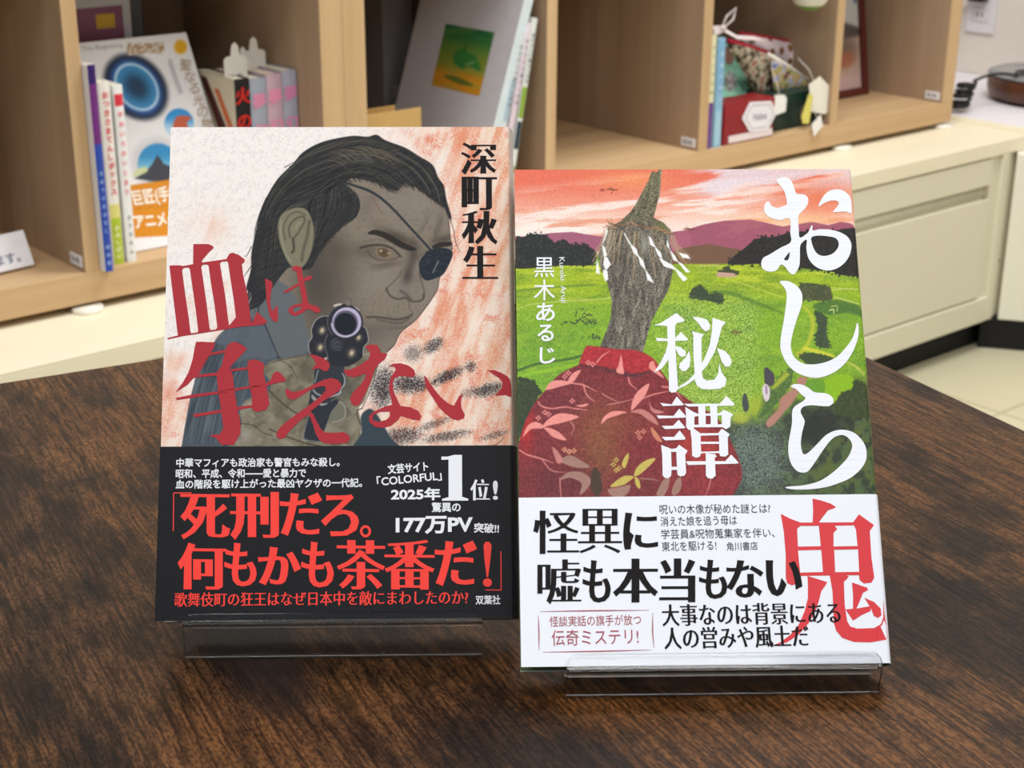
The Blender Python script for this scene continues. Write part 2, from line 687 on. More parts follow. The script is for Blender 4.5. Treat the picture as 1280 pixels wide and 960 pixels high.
o = MB().box(-4, 4, -2.5, 5.2, FLOOR_Z - 0.05, FLOOR_Z).build('floor', M_FLOOR); tag(o, kind='structure')
WB, WR = 0.56, 0.60                            # wall behind the bookcases, wall at the far right
M_ = UF(0, 0, 0)
m = MB(); m.box(-3.2, WR, WB, WB + 0.1, FLOOR_Z, 2.0, M=M_)
o = m.build('wall_back', M_WALL); tag(o, kind='structure')
m = MB(); m.box(WR, WR + 0.1, -2.6, WB + 0.1, FLOOR_Z, 2.0, M=M_)
o = m.build('wall_right', M_WALL); tag(o, kind='structure')
m = MB(); m.box(WR - 0.012, WR, -2.6, WB, FLOOR_Z, FLOOR_Z + 0.06, bev=0.003, M=M_)
o = m.build('baseboard_right', plain('baseboard_vinyl', (120, 104, 84), 0.5, 0.3)); tag(o, kind='structure')

# table
M_TABLE, nt, p = new_mat('rustic_dark_wood')
tc = nt.nodes.new('ShaderNodeTexCoord')


def nnode(scale, detail, rough, vec):
    n_ = nt.nodes.new('ShaderNodeTexNoise')
    n_.inputs['Scale'].default_value, n_.inputs['Detail'].default_value, n_.inputs['Roughness'].default_value = scale, detail, rough
    nt.links.new(vec, n_.inputs['Vector'])
    return n_


def mapping(sx, sy, sz):
    m_ = nt.nodes.new('ShaderNodeMapping')
    m_.inputs['Scale'].default_value = (sx, sy, sz)
    nt.links.new(tc.outputs['Object'], m_.inputs['Vector'])
    return m_.outputs['Vector']


def ramp(fac, stops):
    r_ = nt.nodes.new('ShaderNodeValToRGB')
    e = r_.color_ramp.elements
    e[0].position, e[0].color = stops[0][0], (*lin(stops[0][1]), 1)
    e[1].position, e[1].color = stops[-1][0], (*lin(stops[-1][1]), 1)
    for s_, c_ in stops[1:-1]:
        k_ = e.new(s_); k_.color = (*lin(c_), 1)
    nt.links.new(fac, r_.inputs['Fac'])
    return r_.outputs['Color']


def mixc(kind, fac, a, b):
    x_ = nt.nodes.new('ShaderNodeMix'); x_.data_type = 'RGBA'; x_.blend_type = kind
    if isinstance(fac, float): x_.inputs[0].default_value = fac
    else: nt.links.new(fac, x_.inputs[0])
    for i_, v_ in ((6, a), (7, b)):
        if isinstance(v_, tuple): x_.inputs[i_].default_value = (*lin(v_), 1)
        else: nt.links.new(v_, x_.inputs[i_])
    return x_.outputs[2]


warp = nnode(1.0, 2, 0.5, mapping(9, 6, 9))
wsc = nt.nodes.new('ShaderNodeVectorMath'); wsc.operation = 'SCALE'; wsc.inputs['Scale'].default_value = 0.009
nt.links.new(warp.outputs['Color'], wsc.inputs[0])
wadd = nt.nodes.new('ShaderNodeVectorMath'); wadd.operation = 'ADD'
nt.links.new(tc.outputs['Object'], wadd.inputs[0]); nt.links.new(wsc.outputs[0], wadd.inputs[1])


def wmap(sx, sy, sz):
    m_ = nt.nodes.new('ShaderNodeMapping'); m_.inputs['Scale'].default_value = (sx, sy, sz)
    nt.links.new(wadd.outputs[0], m_.inputs['Vector'])
    return m_.outputs['Vector']


patch = nnode(1.0, 7, 0.70, wmap(15, 7.5, 9))
broad = nnode(1.0, 3, 0.5, wmap(5, 2.2, 5))
fine = nnode(1.0, 3, 0.55, wmap(820, 55, 60))
mid = nnode(1.0, 5, 0.65, wmap(230, 11, 30))
speck = nnode(1.0, 2, 0.5, wmap(900, 420, 400))
col = ramp(broad.outputs['Fac'], ((.38, (98, 64, 34)), (.5, (106, 72, 42)), (.62, (84, 60, 42))))
col = mixc('MIX', ramp(patch.outputs['Fac'], ((.45, (0, 0, 0)), (.56, (234, 234, 234)))), col, (25, 19, 16))
col = mixc('MULTIPLY', 0.75, col, ramp(mid.outputs['Fac'], ((.34, (96, 90, 90)), (.56, (255, 252, 248)))))
col = mixc('MULTIPLY', 0.62, col, ramp(fine.outputs['Fac'], ((.42, (60, 52, 50)), (.53, (255, 252, 250)))))
col = mixc('MULTIPLY', 0.65, col, ramp(speck.outputs['Fac'], ((.38, (110, 100, 96)), (.56, (255, 252, 250)))))
vor = nt.nodes.new('ShaderNodeTexVoronoi'); vor.inputs['Scale'].default_value = 1.0
nt.links.new(wmap(11, 5.5, 8), vor.inputs['Vector'])
kn = nt.nodes.new('ShaderNodeMapRange'); kn.inputs[1].default_value, kn.inputs[2].default_value, kn.inputs[3].default_value, kn.inputs[4].default_value = 0.05, 0.22, 0.8, 0.0
nt.links.new(vor.outputs['Distance'], kn.inputs[0])
col = mixc('MIX', kn.outputs[0], col, (36, 29, 27))
nt.links.new(col, p.inputs['Base Color'])
p.inputs['Roughness'].default_value = 0.38
p.inputs['Specular IOR Level'].default_value = 0.10
bp_ = nt.nodes.new('ShaderNodeBump'); bp_.inputs['Strength'].default_value = 0.35; bp_.inputs['Distance'].default_value = 0.0004
nt.links.new(fine.outputs['Fac'], bp_.inputs['Height']); nt.links.new(bp_.outputs['Normal'], p.inputs['Normal'])

TD, TE = Vector((0.887, 0.462, 0)).normalized(), Vector((0.462, -0.887, 0)).normalized()
_l, _r = at_z(103, 462.5, TZ), at_z(1157, 480, TZ)
_k = (_r - _l)
corner = _l + TD * ((_k.x * TE.y - _k.y * TE.x) / (TD.x * TE.y - TD.y * TE.x))
TABLE = empty('table', frame((corner.x, corner.y, TZ), -TE, -TD, ZV).copy(), 'dark rustic wooden table carrying the two standing books', 'table')
# local: x = -TE (towards the far left), y = -TD; the top runs to negative x
TABLE.matrix_world = frame((corner.x, corner.y, TZ), TD, -TE, ZV)      # x to the right along the back edge, y = grain
m = MB(); m.box(-1.5, 0, -0.95, 0, -0.024, 0, bev=0.0012)
m.build('tabletop', M_TABLE, TABLE)
M_TLEG = plain('black_steel_leg', (30, 29, 28), 0.5, 0.4)
for x_ in (-1.45, -0.06):
    for y_ in (-0.9, -0.06):
        m = MB(); m.box(x_ - 0.02, x_ + 0.02, y_ - 0.02, y_ + 0.02, FLOOR_Z - TZ, -0.024, bev=0.002)
        m.build('leg', M_TLEG, TABLE)

# long cream steel cabinet under the bookcases
CAB = empty('steel_cabinet', UF(0, 0, FLOOR_Z), 'long cream steel drawer cabinet under the wooden bookcases', 'cabinet')
m = MB()
h = CT - FLOOR_Z
m.box(-2.75, 0.094, 0.008, 0.53, 0.06, h - 0.026, bev=0.002)
m.box(0.026, 0.050, 0.0, 0.02, 0.06, h - 0.026, bev=0.003)             # right post
m.box(0.056, 0.070, 0.006, 0.02, 0.06, h - 0.026, bev=0.003)
m.box(-2.75, 0.026, 0.0, 0.02, 0.06, 0.108, bev=0.002)                 # bottom rail
m.build('body', M_CREAMF, CAB)
m = MB(); m.box(-2.75, 0.155, 0.0, 0.53, h - 0.026, h - 0.0035, bev=0.0012)
m.box(-2.75, 0.155, 0.0, 0.004, h - 0.004, h, bev=0.001)
m.box(0.122, 0.155, 0.004, 0.53, h - 0.004, h, bev=0.001)
m.build('cabinet_top', M_CREAM, CAB)
m = MB(); m.box(-2.70, 0.088, 0.036, 0.50, 0, 0.06)
m.build('plinth', M_BLACKP, CAB)
for u0, u1 in ((-0.885, -0.003), (-1.785, -0.905), (-2.70, -1.805)):
    d = MB()
    z0, z1 = 0.112, h - 0.030
    zp0, zp1 = FLOOR_Z * -1 - 0.399, FLOOR_Z * -1 - 0.374               # finger pull groove
    d.box(u0, u1, 0.002, 0.014, z0, zp0, bev=0.0015)
    d.box(u0, u1, 0.002, 0.014, zp1, z1, bev=0.0015)
    o = d.build('drawer_front', M_CREAMF, CAB)
    # rounded pull trough with an end cap
    g = []
    for k in range(9):
        a = -0.5 * math.pi + math.pi * k / 8
        g.append([(u0 + 0.02, 0.0125 - 0.010 * math.cos(a) * 0.9, (zp0 + zp1) / 2 + (zp1 - zp0) / 2 * math.sin(a)), (u1 - 0.016, 0.0125 - 0.010 * math.cos(a) * 0.9, (zp0 + zp1) / 2 + (zp1 - zp0) / 2 * math.sin(a))])
    tag(MB().sheet(g, thick=0.001).build('drawer_pull', plain('grey_pull', (196, 190, 168), 0.4, 0.4), CAB, smooth=True), 'greyish rounded pull strip')
    m = MB(); m.box(u1 - 0.015, u1 - 0.001, 0.004, 0.0125, zp0 + 0.001, zp1 - 0.001, bev=0.002)
    m.build('pull_end_cap', plain('pull_cap', (170, 162, 130), 0.5, 0.3), CAB)
m = MB(); m.tube([(0.058, 0.0065, 0.172), (0.058, 0.0045, 0.172)], 0.0022, 10)
m.build('screw', plain('screw_steel', (120, 112, 92), 0.4, 0.5), CAB)

# white cabinet standing at an angle beyond it, and the white counter top over the corner
Q = at_z(1247, 399.5, -0.64)
WC = empty('white_cabinet', frame((Q.x, Q.y, FLOOR_Z), (0.968, -0.249, 0), (0.249, 0.968, 0), ZV), 'white steel cabinet standing at an angle beyond the cream cabinet', 'cabinet')
m = MB(); m.box(0, 0.5, 0, 0.20, 0.06, 0.378, bev=0.002); m.build('body', M_WHITEC, WC)
m = MB(); m.box(-0.030, 0.5, 0.006, 0.19, 0, 0.06); m.build('plinth', M_BLACKP, WC)
CN = empty('white_counter', UF(0.158, 0.0, -0.322), 'white topped side counter beside the right end of the bookcase', 'counter')
m = MB(); m.box(0, WR - 0.160, -0.25, 0.53, 0.0, 0.026, bev=0.0015); m.build('counter_top', plain('white_laminate', (236, 232, 238), 0.5, 0.3, vary=0.01), CN)
m = MB(); m.box(0.05, WR - 0.165, 0.30, 0.52, FLOOR_Z + 0.322, 0.0, bev=0.002); m.build('counter_base', M_WHITEC, CN)


def bookcase(u0, u1, panels, label, labels_at):
    """open one-row bookcase: outer frame 35 mm, dividers 20 mm"""
    R = empty('bookcase', UF(u0, 0.148, -0.288), label, 'bookcase')
    w, dp, ht = u1 - u0, 0.36, 0.458
    m = MB(); m.box(0, w, 0, dp, 0, 0.038, bev=0.0008); m.build('base_board', M_WOODH, R)
    m = MB(); m.box(0, w, 0, dp, ht - 0.035, ht, bev=0.0008); m.build('top_board', M_WOODH, R)
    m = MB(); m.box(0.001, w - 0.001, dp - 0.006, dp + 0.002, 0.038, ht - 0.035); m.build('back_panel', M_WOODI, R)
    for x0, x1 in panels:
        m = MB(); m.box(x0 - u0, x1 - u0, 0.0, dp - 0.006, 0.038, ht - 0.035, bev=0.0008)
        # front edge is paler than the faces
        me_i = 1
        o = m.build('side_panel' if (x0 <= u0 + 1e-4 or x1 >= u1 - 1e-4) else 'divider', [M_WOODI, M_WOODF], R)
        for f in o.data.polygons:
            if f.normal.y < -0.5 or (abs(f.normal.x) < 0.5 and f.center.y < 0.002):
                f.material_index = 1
        for up, code in labels_at:
            if abs(up - x0) < 0.004:
                m = MB(); m.box(-0.0006, 0, 0.006, 0.038, 0.0045, 0.0190, M=Matrix.Translation((x0 - u0, 0, 0.038)))
                lb = m.build('shelf_label', M_LABEL, o)
                tag(lb, 'small white printed label')
                tt = Print(np.eye(3), lambda V, off, x0=x0: np.c_[np.full(len(V), x0 - u0 - 0.0006 - off), 0.034 - V[:, 0], 0.038 + 0.0085 + V[:, 1]])
                w_, f_ = embolden(code, .02, .02)
                tt.add((w_ - w_.min(0)) * 0.0092, f_)
                tt.build('label_lettering', M_TYPE, lb, 0.0002).parent = o
    return R


bookcase(-1.309, 0.068, [(-1.309, -1.274), (-0.956, -0.936), (-0.627, -0.606), (-0.296, -0.276), (0.033, 0.068)], 'light wood bookcase on the right with four compartments, the second from left empty', [(-0.627, '02-02'), (0.033, '02-04')])
bookcase(-2.686, -1.309, [(-2.686, -2.651), (-2.352, -2.332), (-2.022, -2.002), (-1.692, -1.673), (-1.344, -1.309)], 'light wood bookcase on the left holding the picture books with bright spines', [(-1.692, '01-03')])

for u_, lb in ((-0.254, 'milky rubber pad under the bookcase front below the gift boxes'), (0.048, 'milky rubber pad under the right end corner of the bookcase'), (-1.693, 'milky rubber pad under the left bookcase below the blue spined book')):
    R = MB().lathe([(0, 0), (0.019, 0), (0.0195, 0.002), (0.0185, 0.0065), (0, 0.0068)], 20, M=UF(u_, 0.150, CT - 0.0034)).build('furniture_pad', M_CLEAR_PAD, smooth=True)
    tag(R, lb, 'pad', 'pads under the bookcases')

# ------------------------------------------------------------------ the two novels
def Z(ox, oy, s):
    return lambda P: [(ox + p[0] / s, oy + p[1] / s) for p in P]


class Novel:
    """a jacketed book leaning back; local x along the width, y up the cover, z out of the cover"""
    def __init__(s, bl, yaw, lean, W, H, T, bulge, corners):
        s.W, s.H, s.T, s.b = W, H, T, bulge
        r1 = Vector((math.cos(yaw), math.sin(yaw), 0))
        n = Vector((-math.sin(yaw), math.cos(yaw), 0))
        r2 = Vector((0, 0, math.cos(lean))) + n * math.sin(lean)
        s.M = frame(bl, r1, r2, r1.cross(r2))
        s.Hm = homography(corners, [(0, H), (W, H), (W, 0), (0, 0)])
        s.Hi = np.linalg.inv(s.Hm)
        s.LA = math.pi * math.sqrt((bulge ** 2 + (T / 2) ** 2) / 2)

    def px(s, XY):
        return hmap(s.Hi, XY)

    def wrap(s, XY, off=0.0):
        """sheet coordinates -> points on the jacket, bent round the spine past x = W"""
        XY = np.asarray(XY, float)
        x, y = XY[:, 0], XY[:, 1]
        a = np.clip((x - s.W) / s.LA, 0, 1) * math.pi
        ex = np.clip(x - s.W - s.LA, 0, None)
        ax = np.where(x <= s.W, x, s.W + (s.b + off) * np.sin(a) - ex)
        az = -s.T / 2 + (s.T / 2 + off) * np.cos(a)
        return np.c_[ax, y, az]


def columns(nv, step, arc=14, x0=0.0):
    n = int((nv.W - x0) / step)
    return np.r_[np.linspace(x0, nv.W, n + 1), nv.W + nv.LA * np.arange(1, arc + 1) / arc, nv.W + nv.LA + nv.W * np.array([0.5, 1.0])]


def page_block(nv, mat, parent):
    m = MB()
    pts = [(0.003, 0.0)]
    pts = [(0.003, -0.0012), (nv.W - 0.002, -0.0012)]
    pts += [(nv.W - 0.002 + (nv.b + 0.0008) * math.sin(a), -nv.T / 2 + (nv.T / 2 - 0.0012) * math.cos(a)) for a in np.linspace(0.2, math.pi - 0.2, 9)]
    pts += [(nv.W - 0.002, -nv.T + 0.0012), (0.003, -nv.T + 0.0012)]
    M = Matrix(((1, 0, 0, 0), (0, 0, 1, 0), (0, 1, 0, 0), (0, 0, 0, 1)))
    m.prism(pts, 0.0022, nv.H - 0.0022, M=M)
    return m.build('page_block', mat, parent)


M_PAGES = plain('page_paper', (236, 228, 208), 0.8, 0.2)
M_JACKET_L = printed('matte_jacket_paper', 0.6, 0.12)
M_JACKET_R = printed('embossed_jacket_paper', 0.42, 0.22, 0.2, 1400)
M_BAND_BLACK = plain('black_band_paper', (24, 25, 30), 0.5, 0.16, vary=0.12, scale=1500)
M_BAND_WHITE = plain('white_band_paper', (234, 238, 247), 0.4, 0.4, vary=0.015, scale=900)
M_INK_RED = plain('red_ink', (172, 40, 52), 0.55, 0.25, vary=0.04, scale=500)
M_INK_SCARLET = plain('scarlet_ink', (250, 62, 52), 0.5, 0.3, vary=0.03)
M_INK_BLACK = plain('black_ink', (26, 22, 24), 0.55, 0.12)
M_INK_WHITE = plain('white_ink', (238, 241, 248), 0.5, 0.3, vary=0.01)
M_INK_GREY = plain('grey_ink', (52, 52, 62), 0.5, 0.3)
M_INK_ROSE = plain('rose_ink', (170, 78, 92), 0.5, 0.3)
M_INK_ONI = plain('bright_red_ink', (214, 50, 58), 0.45, 0.35, vary=0.03)

# ---- left novel
NL = Novel((-0.1291, 0.5000, 0.0116), 0.0281, 0.5492, 0.1296, 0.188, 0.0170, 0.0024, [(216, 158), (637, 159.5), (641, 768), (196, 779)])
LB = empty('novel', NL.M, 'book with an eye-patched man pointing a revolver on its cover and a black paper band', 'book')


def paint_left(XY):
    q = NL.px(XY)
    P = Paint(q[:, 0], q[:, 1], (246, 239, 234))
    rng = np.random.default_rng(3)
    x, y = P.x, P.y
    N = len(x)
    everything = np.arange(N)
    g1 = P.noise(5, seed=1, octv=3)
    g2 = P.noise(40, 30, seed=5, octv=4)
    streak = P.noise(10, 60, seed=9, octv=4, rot=0.35)
    grain = rng.random(N)
    # paper: white crayon ground with warm rubbing towards the right and lower left
    P.mix(everything, (0.10 + 0.34 * (g1 > 0.5)) * (P.noise(1.6, seed=2, octv=2) > .5) * grain, (182, 176, 174))
    warm = sstep(470, 600, x + 0.20 * (y - 250) + 50 * (g2 - .5)) * 0.9 + 0.35 * sstep(0.55, 0.75, g2) * sstep(260, 420, y) \
        + 0.75 * np.exp(-((x - 216) / 22) ** 2 - ((y - 520) / 45) ** 2) + 0.55 * np.exp(-((x - 285) / 22) ** 2 - ((y - 415) / 22) ** 2) \
        + 0.35 * np.exp(-((x - 265) / 20) ** 2 - ((y - 282) / 20) ** 2) + 0.5 * np.exp(-((x - 545) / 60) ** 2 - ((y - 172) / 16) ** 2)
    warm = np.clip(warm, 0, 1)
    P.mix(everything, warm * np.clip(0.55 + 0.6 * (streak - .5) + 0.5 * (grain - .5), 0, 1), (240, 196, 164))
    P.mix(everything, warm * sstep(0.38, 0.72, streak + 0.42 * (grain - .5)) * 0.8, (224, 134, 102))
    P.mix(everything, sstep(560, 640, x) * sstep(0.35, 0.7, P.noise(14, 50, seed=31, rot=-.3)) * 0.4 * grain, (205, 140, 80))
    P.mix(everything, warm * sstep(0.62, 0.8, P.noise(22, 16, seed=77) + .25 * (grain - .5)) * 0.6, (214, 100, 72))
    P.mix(everything, warm * sstep(0.6, 0.8, P.noise(9, 40, seed=12, rot=.25) + .3 * (grain - .5)) * 0.75, (244, 230, 214))
    # charcoal smudges
    for cx, cy, rx, ry, rot, a in ((482, 485, 17, 30, .15, .95), (515, 480, 26, 14, 0, .95), (545, 432, 16, 9, -.6, .8), (520, 442, 14, 12, -.4, .5), (562, 470, 26, 8, -.45, .95),
                                   (591, 458, 8, 8, 0, .7), (612, 487, 22, 9, -.25, .9), (530, 482, 8, 8, 0, .7), (505, 545, 30, 12, -.1, .8), (560, 545, 34, 7, -.2, .7),
                                   (620, 543, 20, 5, -.3, .5), (545, 530, 26, 6, -.35, .5), (590, 490, 14, 8, -.3, .4)):
        R = 2.4 * max(rx, ry)
        i = np.nonzero((abs(x - cx) < R) & (abs(y - cy) < R))[0]
        c, s_ = math.cos(rot), math.sin(rot)
        dx, dy = x[i] - cx, y[i] - cy
        d = np.exp(-(((dx * c + dy * s_) / rx) ** 2 + ((-dx * s_ + dy * c) / ry) ** 2))
        P.mix(i, sstep(0.25, 0.85, d * (0.45 + 1.0 * grain[i])) * a, (52, 48, 52))
    P.line([(632, 545), (625, 553), (612, 558)], .5, (60, 50, 46), .6)

    A = Z(300, 160, 3.4286)
    B = Z(200, 380, 4.5714)
    # suit
    suit = [(229, 562), (229, 562), (237, 515), (244, 485), (252, 458), (272, 427), (283, 414), (305, 395), (318, 375), (330, 355), (345, 338), (351, 336), (365, 358), (382, 386), (396, 408), (402, 432), (400, 470), (380, 500), (345, 530), (320, 564), (320, 564)]
    P.poly(suit, (78, 87, 98))
    ms = P.mask(suit)
    fold = P.noise(7, 60, seed=21, octv=3, rot=.30)
    P.mix(everything, ms * sstep(.5, .75, fold) * .55, (48, 56, 64))
    P.mix(everything, ms * sstep(.56, .8, P.noise(8, 50, seed=23, rot=.25)) * .45, (112, 120, 128))
    P.poly(B([(330, 215), (380, 160), (470, 120), (610, 125), (660, 190), (690, 290), (640, 320), (540, 310), (440, 350), (420, 370), (470, 290), (500, 250), (440, 220), (380, 240)]), (92, 101, 112), 3, .8)
    P.poly([(316, 398), (320, 380), (335, 352), (351, 337), (351, 337), (366, 358), (383, 387), (396, 410), (398, 430), (385, 442), (352, 447), (343, 428), (334, 406)], (98, 104, 108), 1.2)
    P.line([(351, 337), (334, 362), (326, 392), (335, 408), (343, 427), (352, 448)], .8, (40, 46, 52), .8)
    P.poly([(352, 334), (372, 350), (385, 385), (402, 408), (396, 412), (383, 388), (366, 359)], (52, 54, 60), .8)
    for k in range(12):
        x0 = 248 + 6 * k + rng.normal(0, 2)
        P.line([(x0 + 18, 440 + rng.random() * 30), (x0 + 4, 490), (x0 - 10, 556)], .5, (44, 51, 58) if k % 3 else (118, 126, 134), .55, clip=ms)

    # face and neck
    face = A([(430, 222), (540, 200), (640, 215), (720, 205), (800, 245), (880, 300), (906, 385), (915, 480), (922, 520), (905, 580), (868, 640), (858, 690), (832, 735), (800, 780), (762, 826), (712, 866), (692, 890), (672, 932), (640, 965), (600, 990), (430, 1010), (330, 940), (280, 800), (225, 690), (170, 640), (240, 560), (330, 480), (420, 380), (470, 330)])
    P.poly(face, (136, 125, 112), .7)
    mf = P.mask(face)
    P.mix(everything, mf * .5 * np.abs(P.noise(4, 3, seed=41) - .5) * 2, (95, 86, 78))
    def sh(cx, cy, rx, ry, rot=0, a=.5, col=(70, 62, 54)):
        a = min(.92, a * 1.22)
        c = A([(cx, cy)])[0]
        P.blob(c[0], c[1], rx / 3.4286, ry / 3.4286, col, a, rot, clip=mf)
    sh(380, 700, 120, 190, .1, .75, (86, 79, 71)); sh(470, 900, 150, 70, 0, .55, (84, 78, 72)); sh(330, 620, 60, 160, 0, .6, (70, 66, 60))
    sh(420, 520, 60, 80, -.4, .4); sh(600, 640, 70, 50, -.5, .45, (142, 131, 122)); sh(560, 700, 90, 30, -.6, .3, (136, 126, 117))
    sh(640, 330, 60, 40, .5, .35, (140, 130, 122)); sh(780, 330, 70, 60, .5, .4, (140, 131, 124)); sh(560, 330, 30, 60, .4, .3, (100, 91, 82))
    sh(690, 470, 90, 22, .45, .7, (74, 66, 60)); sh(760, 560, 26, 70, -.1, .7, (70, 63, 58)); sh(730, 640, 22, 60, .2, .7, (72, 65, 60))
    sh(880, 480, 50, 20, -.3, .6, (70, 63, 58)); sh(860, 430, 14, 60, .3, .4, (84, 76, 70)); sh(800, 420, 10, 60, .5, .3, (90, 82, 76))
    sh(560, 530, 90, 34, .1, .5, (88, 78, 70)); sh(640, 590, 70, 14, -.2, .45, (86, 76, 68))
    sh(820, 700, 36, 70, .3, .35, (140, 132, 126)); sh(640, 860, 110, 40, -.2, .35, (92, 86, 80)); sh(640, 920, 70, 50, -.4, .3, (128, 120, 113))
    sh(770, 600, 16, 46, .1, .6, (138, 130, 122)); sh(720, 690, 50, 30, .2, .55, (136, 126, 118))
    for pts, w, c, a in ((((635, 700), (650, 680), (690, 640), (705, 610)), 3, (66, 58, 52), .55), (((640, 690), (655, 720), (690, 735), (720, 728), (740, 742), (770, 745), (795, 735), (800, 715)), 3.4, (48, 42, 40), .9),
                         (((700, 700), (720, 712), (745, 735)), 6, (60, 52, 48), .6), (((780, 620), (790, 660), (800, 700), (797, 728)), 2.6, (60, 53, 49), .8),
                         (((555, 812), (600, 812), (650, 818), (690, 822), (730, 812), (750, 800)), 3.4, (46, 40, 38), .95), (((600, 822), (650, 832), (700, 836), (735, 818)), 5, (84, 72, 68), .7),
                         (((660, 860), (700, 858), (725, 850)), 5, (80, 72, 66), .4), (((735, 750), (738, 775), (752, 790)), 3, (78, 70, 64), .6), (((690, 755), (690, 780)), 3, (84, 76, 70), .5),
                         (((530, 515), (570, 505), (620, 503), (660, 515), (690, 540), (700, 552)), 4.5, (40, 34, 32), .9), (((560, 530), (580, 555), (620, 568), (660, 565), (695, 552)), 2.4, (60, 52, 48), .8),
                         (((540, 575), (600, 590), (660, 580)), 2.4, (84, 74, 66), .5), (((545, 488), (600, 478), (650, 490)), 2.2, (78, 70, 64), .6),
                         (((585, 300), (605, 340), (625, 372)), 1.6, (120, 66, 58), .7), (((400, 580), (430, 640), (450, 700)), 1.6, (84, 74, 68), .6),
                         (((820, 350), (805, 380), (815, 410)), 1.6, (92, 82, 74), .6), (((845, 440), (852, 470), (835, 490)), 2, (80, 70, 64), .7), (((770, 560), (800, 535), (830, 520)), 2, (70, 62, 58), .7)):
        P.line(A(pts), w / 3.4286 * .9, c, a * .8, 1.1)
    P.poly(A([(560, 455), (580, 440), (610, 440), (660, 460), (710, 490), (755, 512), (770, 520), (745, 528), (700, 515), (640, 480), (600, 462)]), (44, 40, 38), .9, .95)
    P.poly(A([(835, 508), (870, 492), (915, 490), (918, 505), (880, 512), (845, 520)]), (48, 43, 41), .8, .95)
    P.poly(A([(590, 530), (620, 515), (650, 525), (688, 548), (660, 562), (620, 560)]), (126, 112, 94), .6)
    P.poly(A([(605, 520), (640, 520), (652, 540), (635, 556), (610, 548)]), (96, 80, 60), .6)
    P.blob(*A([(630, 536)])[0], 1.3, 1.3, (46, 38, 32), .9)
    P.blob(*A([(617, 528)])[0], 1.5, 1.0, (244, 226, 196), .95)
    P.blob(*A([(650, 538)])[0], 1.5, .8, (226, 206, 176), .8)
    P.line(A([(903, 390), (915, 480), (922, 520)]), .5, (60, 50, 46), .5)
    P.line(A([(905, 580), (868, 640), (858, 690), (832, 735), (800, 780), (762, 826), (712, 866), (692, 890), (672, 932), (640, 962)]), .55, (64, 52, 48), .8)
    # eye patch and its cord
    P.line(A([(380, 222), (450, 232), (510, 250), (570, 272), (625, 308), (680, 360), (730, 415), (780, 470), (830, 525)]), [.9, 1.2, 1.5, 1.6, 1.6, 1.5, 1.5, 1.4, 1.4], (46, 52, 58), 1)
    patch = A([(800, 545), (825, 525), (870, 515), (905, 520), (922, 535), (918, 560), (900, 600), (880, 630), (850, 645), (815, 655), (795, 645), (782, 615), (780, 580)])
    P.poly(patch, (38, 46, 55), .7)
    mp = P.mask(patch)
    for k in range(26):
        c = A([(790 + 120 * rng.random(), 530 + 115 * rng.random())])[0]
        t = rng.random() * 3.1
        P.line([(c[0] - 2 * math.cos(t), c[1] - 2 * math.sin(t)), (c[0] + 2 * math.cos(t), c[1] + 2 * math.sin(t))], .25, (96, 104, 108), .6, .4, clip=mp)
    P.line(A([(855, 585), (862, 572), (848, 600), (838, 622)]), .5, (168, 164, 150), .8)
    # hair
    hair = A([(600, 30), (640, 55), (720, 85), (780, 122), (838, 160), (862, 215), (886, 250), (897, 310), (918, 385), (905, 385), (888, 345), (862, 322), (820, 298), (790, 270), (752, 250), (722, 236), (690, 268), (650, 262), (600, 238), (540, 222), (490, 216), (470, 240), (515, 285), (528, 335), (508, 385), (445, 432), (395, 485), (350, 545), (318, 602), (270, 612), (225, 600), (185, 640), (150, 690), (110, 750), (55, 780), (62, 715), (38, 690), (58, 610), (60, 540), (78, 450), (102, 350), (138, 275), (180, 212), (238, 155), (282, 105), (350, 66), (420, 46), (500, 34), (560, 38)])
    P.poly(hair, (47, 48, 51), .8)
    mh = P.mask(hair, 1.0)
    outer = A([(905, 385), (890, 270), (830, 165), (720, 90), (590, 40), (430, 52), (290, 108), (185, 215), (112, 345), (72, 500), (58, 640), (50, 770)])
    inner = A([(700, 265), (640, 255), (560, 215), (480, 205), (420, 240), (360, 300), (290, 330), (220, 350), (175, 430), (165, 520), (150, 620), (110, 745)])
    front = A([(860, 320), (800, 270), (740, 230), (650, 225), (560, 190), (430, 200), (330, 300), (330, 400), (330, 480), (320, 560), (318, 590), (300, 612)])
    side = A([(470, 240), (522, 300), (520, 350), (490, 402), (430, 444), (380, 500), (340, 558), (314, 604)])
    side2 = A([(380, 232), (352, 290), (345, 330), (338, 380), (332, 430), (326, 480), (318, 540), (300, 606)])
    for k in range(90):
        t = rng.random()
        g = [(a[0] + (b[0] - a[0]) * t + rng.normal(0, .5), a[1] + (b[1] - a[1]) * t + rng.normal(0, .5)) for a, b in zip(side, side2)]
        i0 = rng.integers(0, 5)
        P.line(g[i0:i0 + 4], [.15, .42, .38, .1], (32, 33, 36) if rng.random() < .6 else (92, 90, 82), .7, .45, clip=mh)
    for k in range(230):
        t = rng.random()
        base, other = (outer, inner) if k % 3 else (inner, front)
        g = [(a[0] + (b[0] - a[0]) * t + rng.normal(0, .5), a[1] + (b[1] - a[1]) * t + rng.normal(0, .5)) for a, b in zip(base, other)]
        i0 = rng.integers(0, 8)
        seg = g[i0:i0 + 4]
        r = rng.random()
        col = (28, 29, 32) if r < .55 else ((82, 80, 74) if r < .88 else (112, 103, 86))
        P.line(seg, [.1, .36, .34, .05], col, .65, .6, clip=mh)
    P.blob(*A([(520, 130)])[0], 26, 8, (104, 98, 86), .4, .35, clip=mh)
    hn = P.noise(1.6, 9, seed=83, octv=3, rot=1.1)
    P.mix(everything, mh * sstep(.5, .7, hn) * .2, (92, 88, 78))
    P.mix(everything, mh * sstep(.5, .7, 1 - hn) * .25, (30, 31, 34))
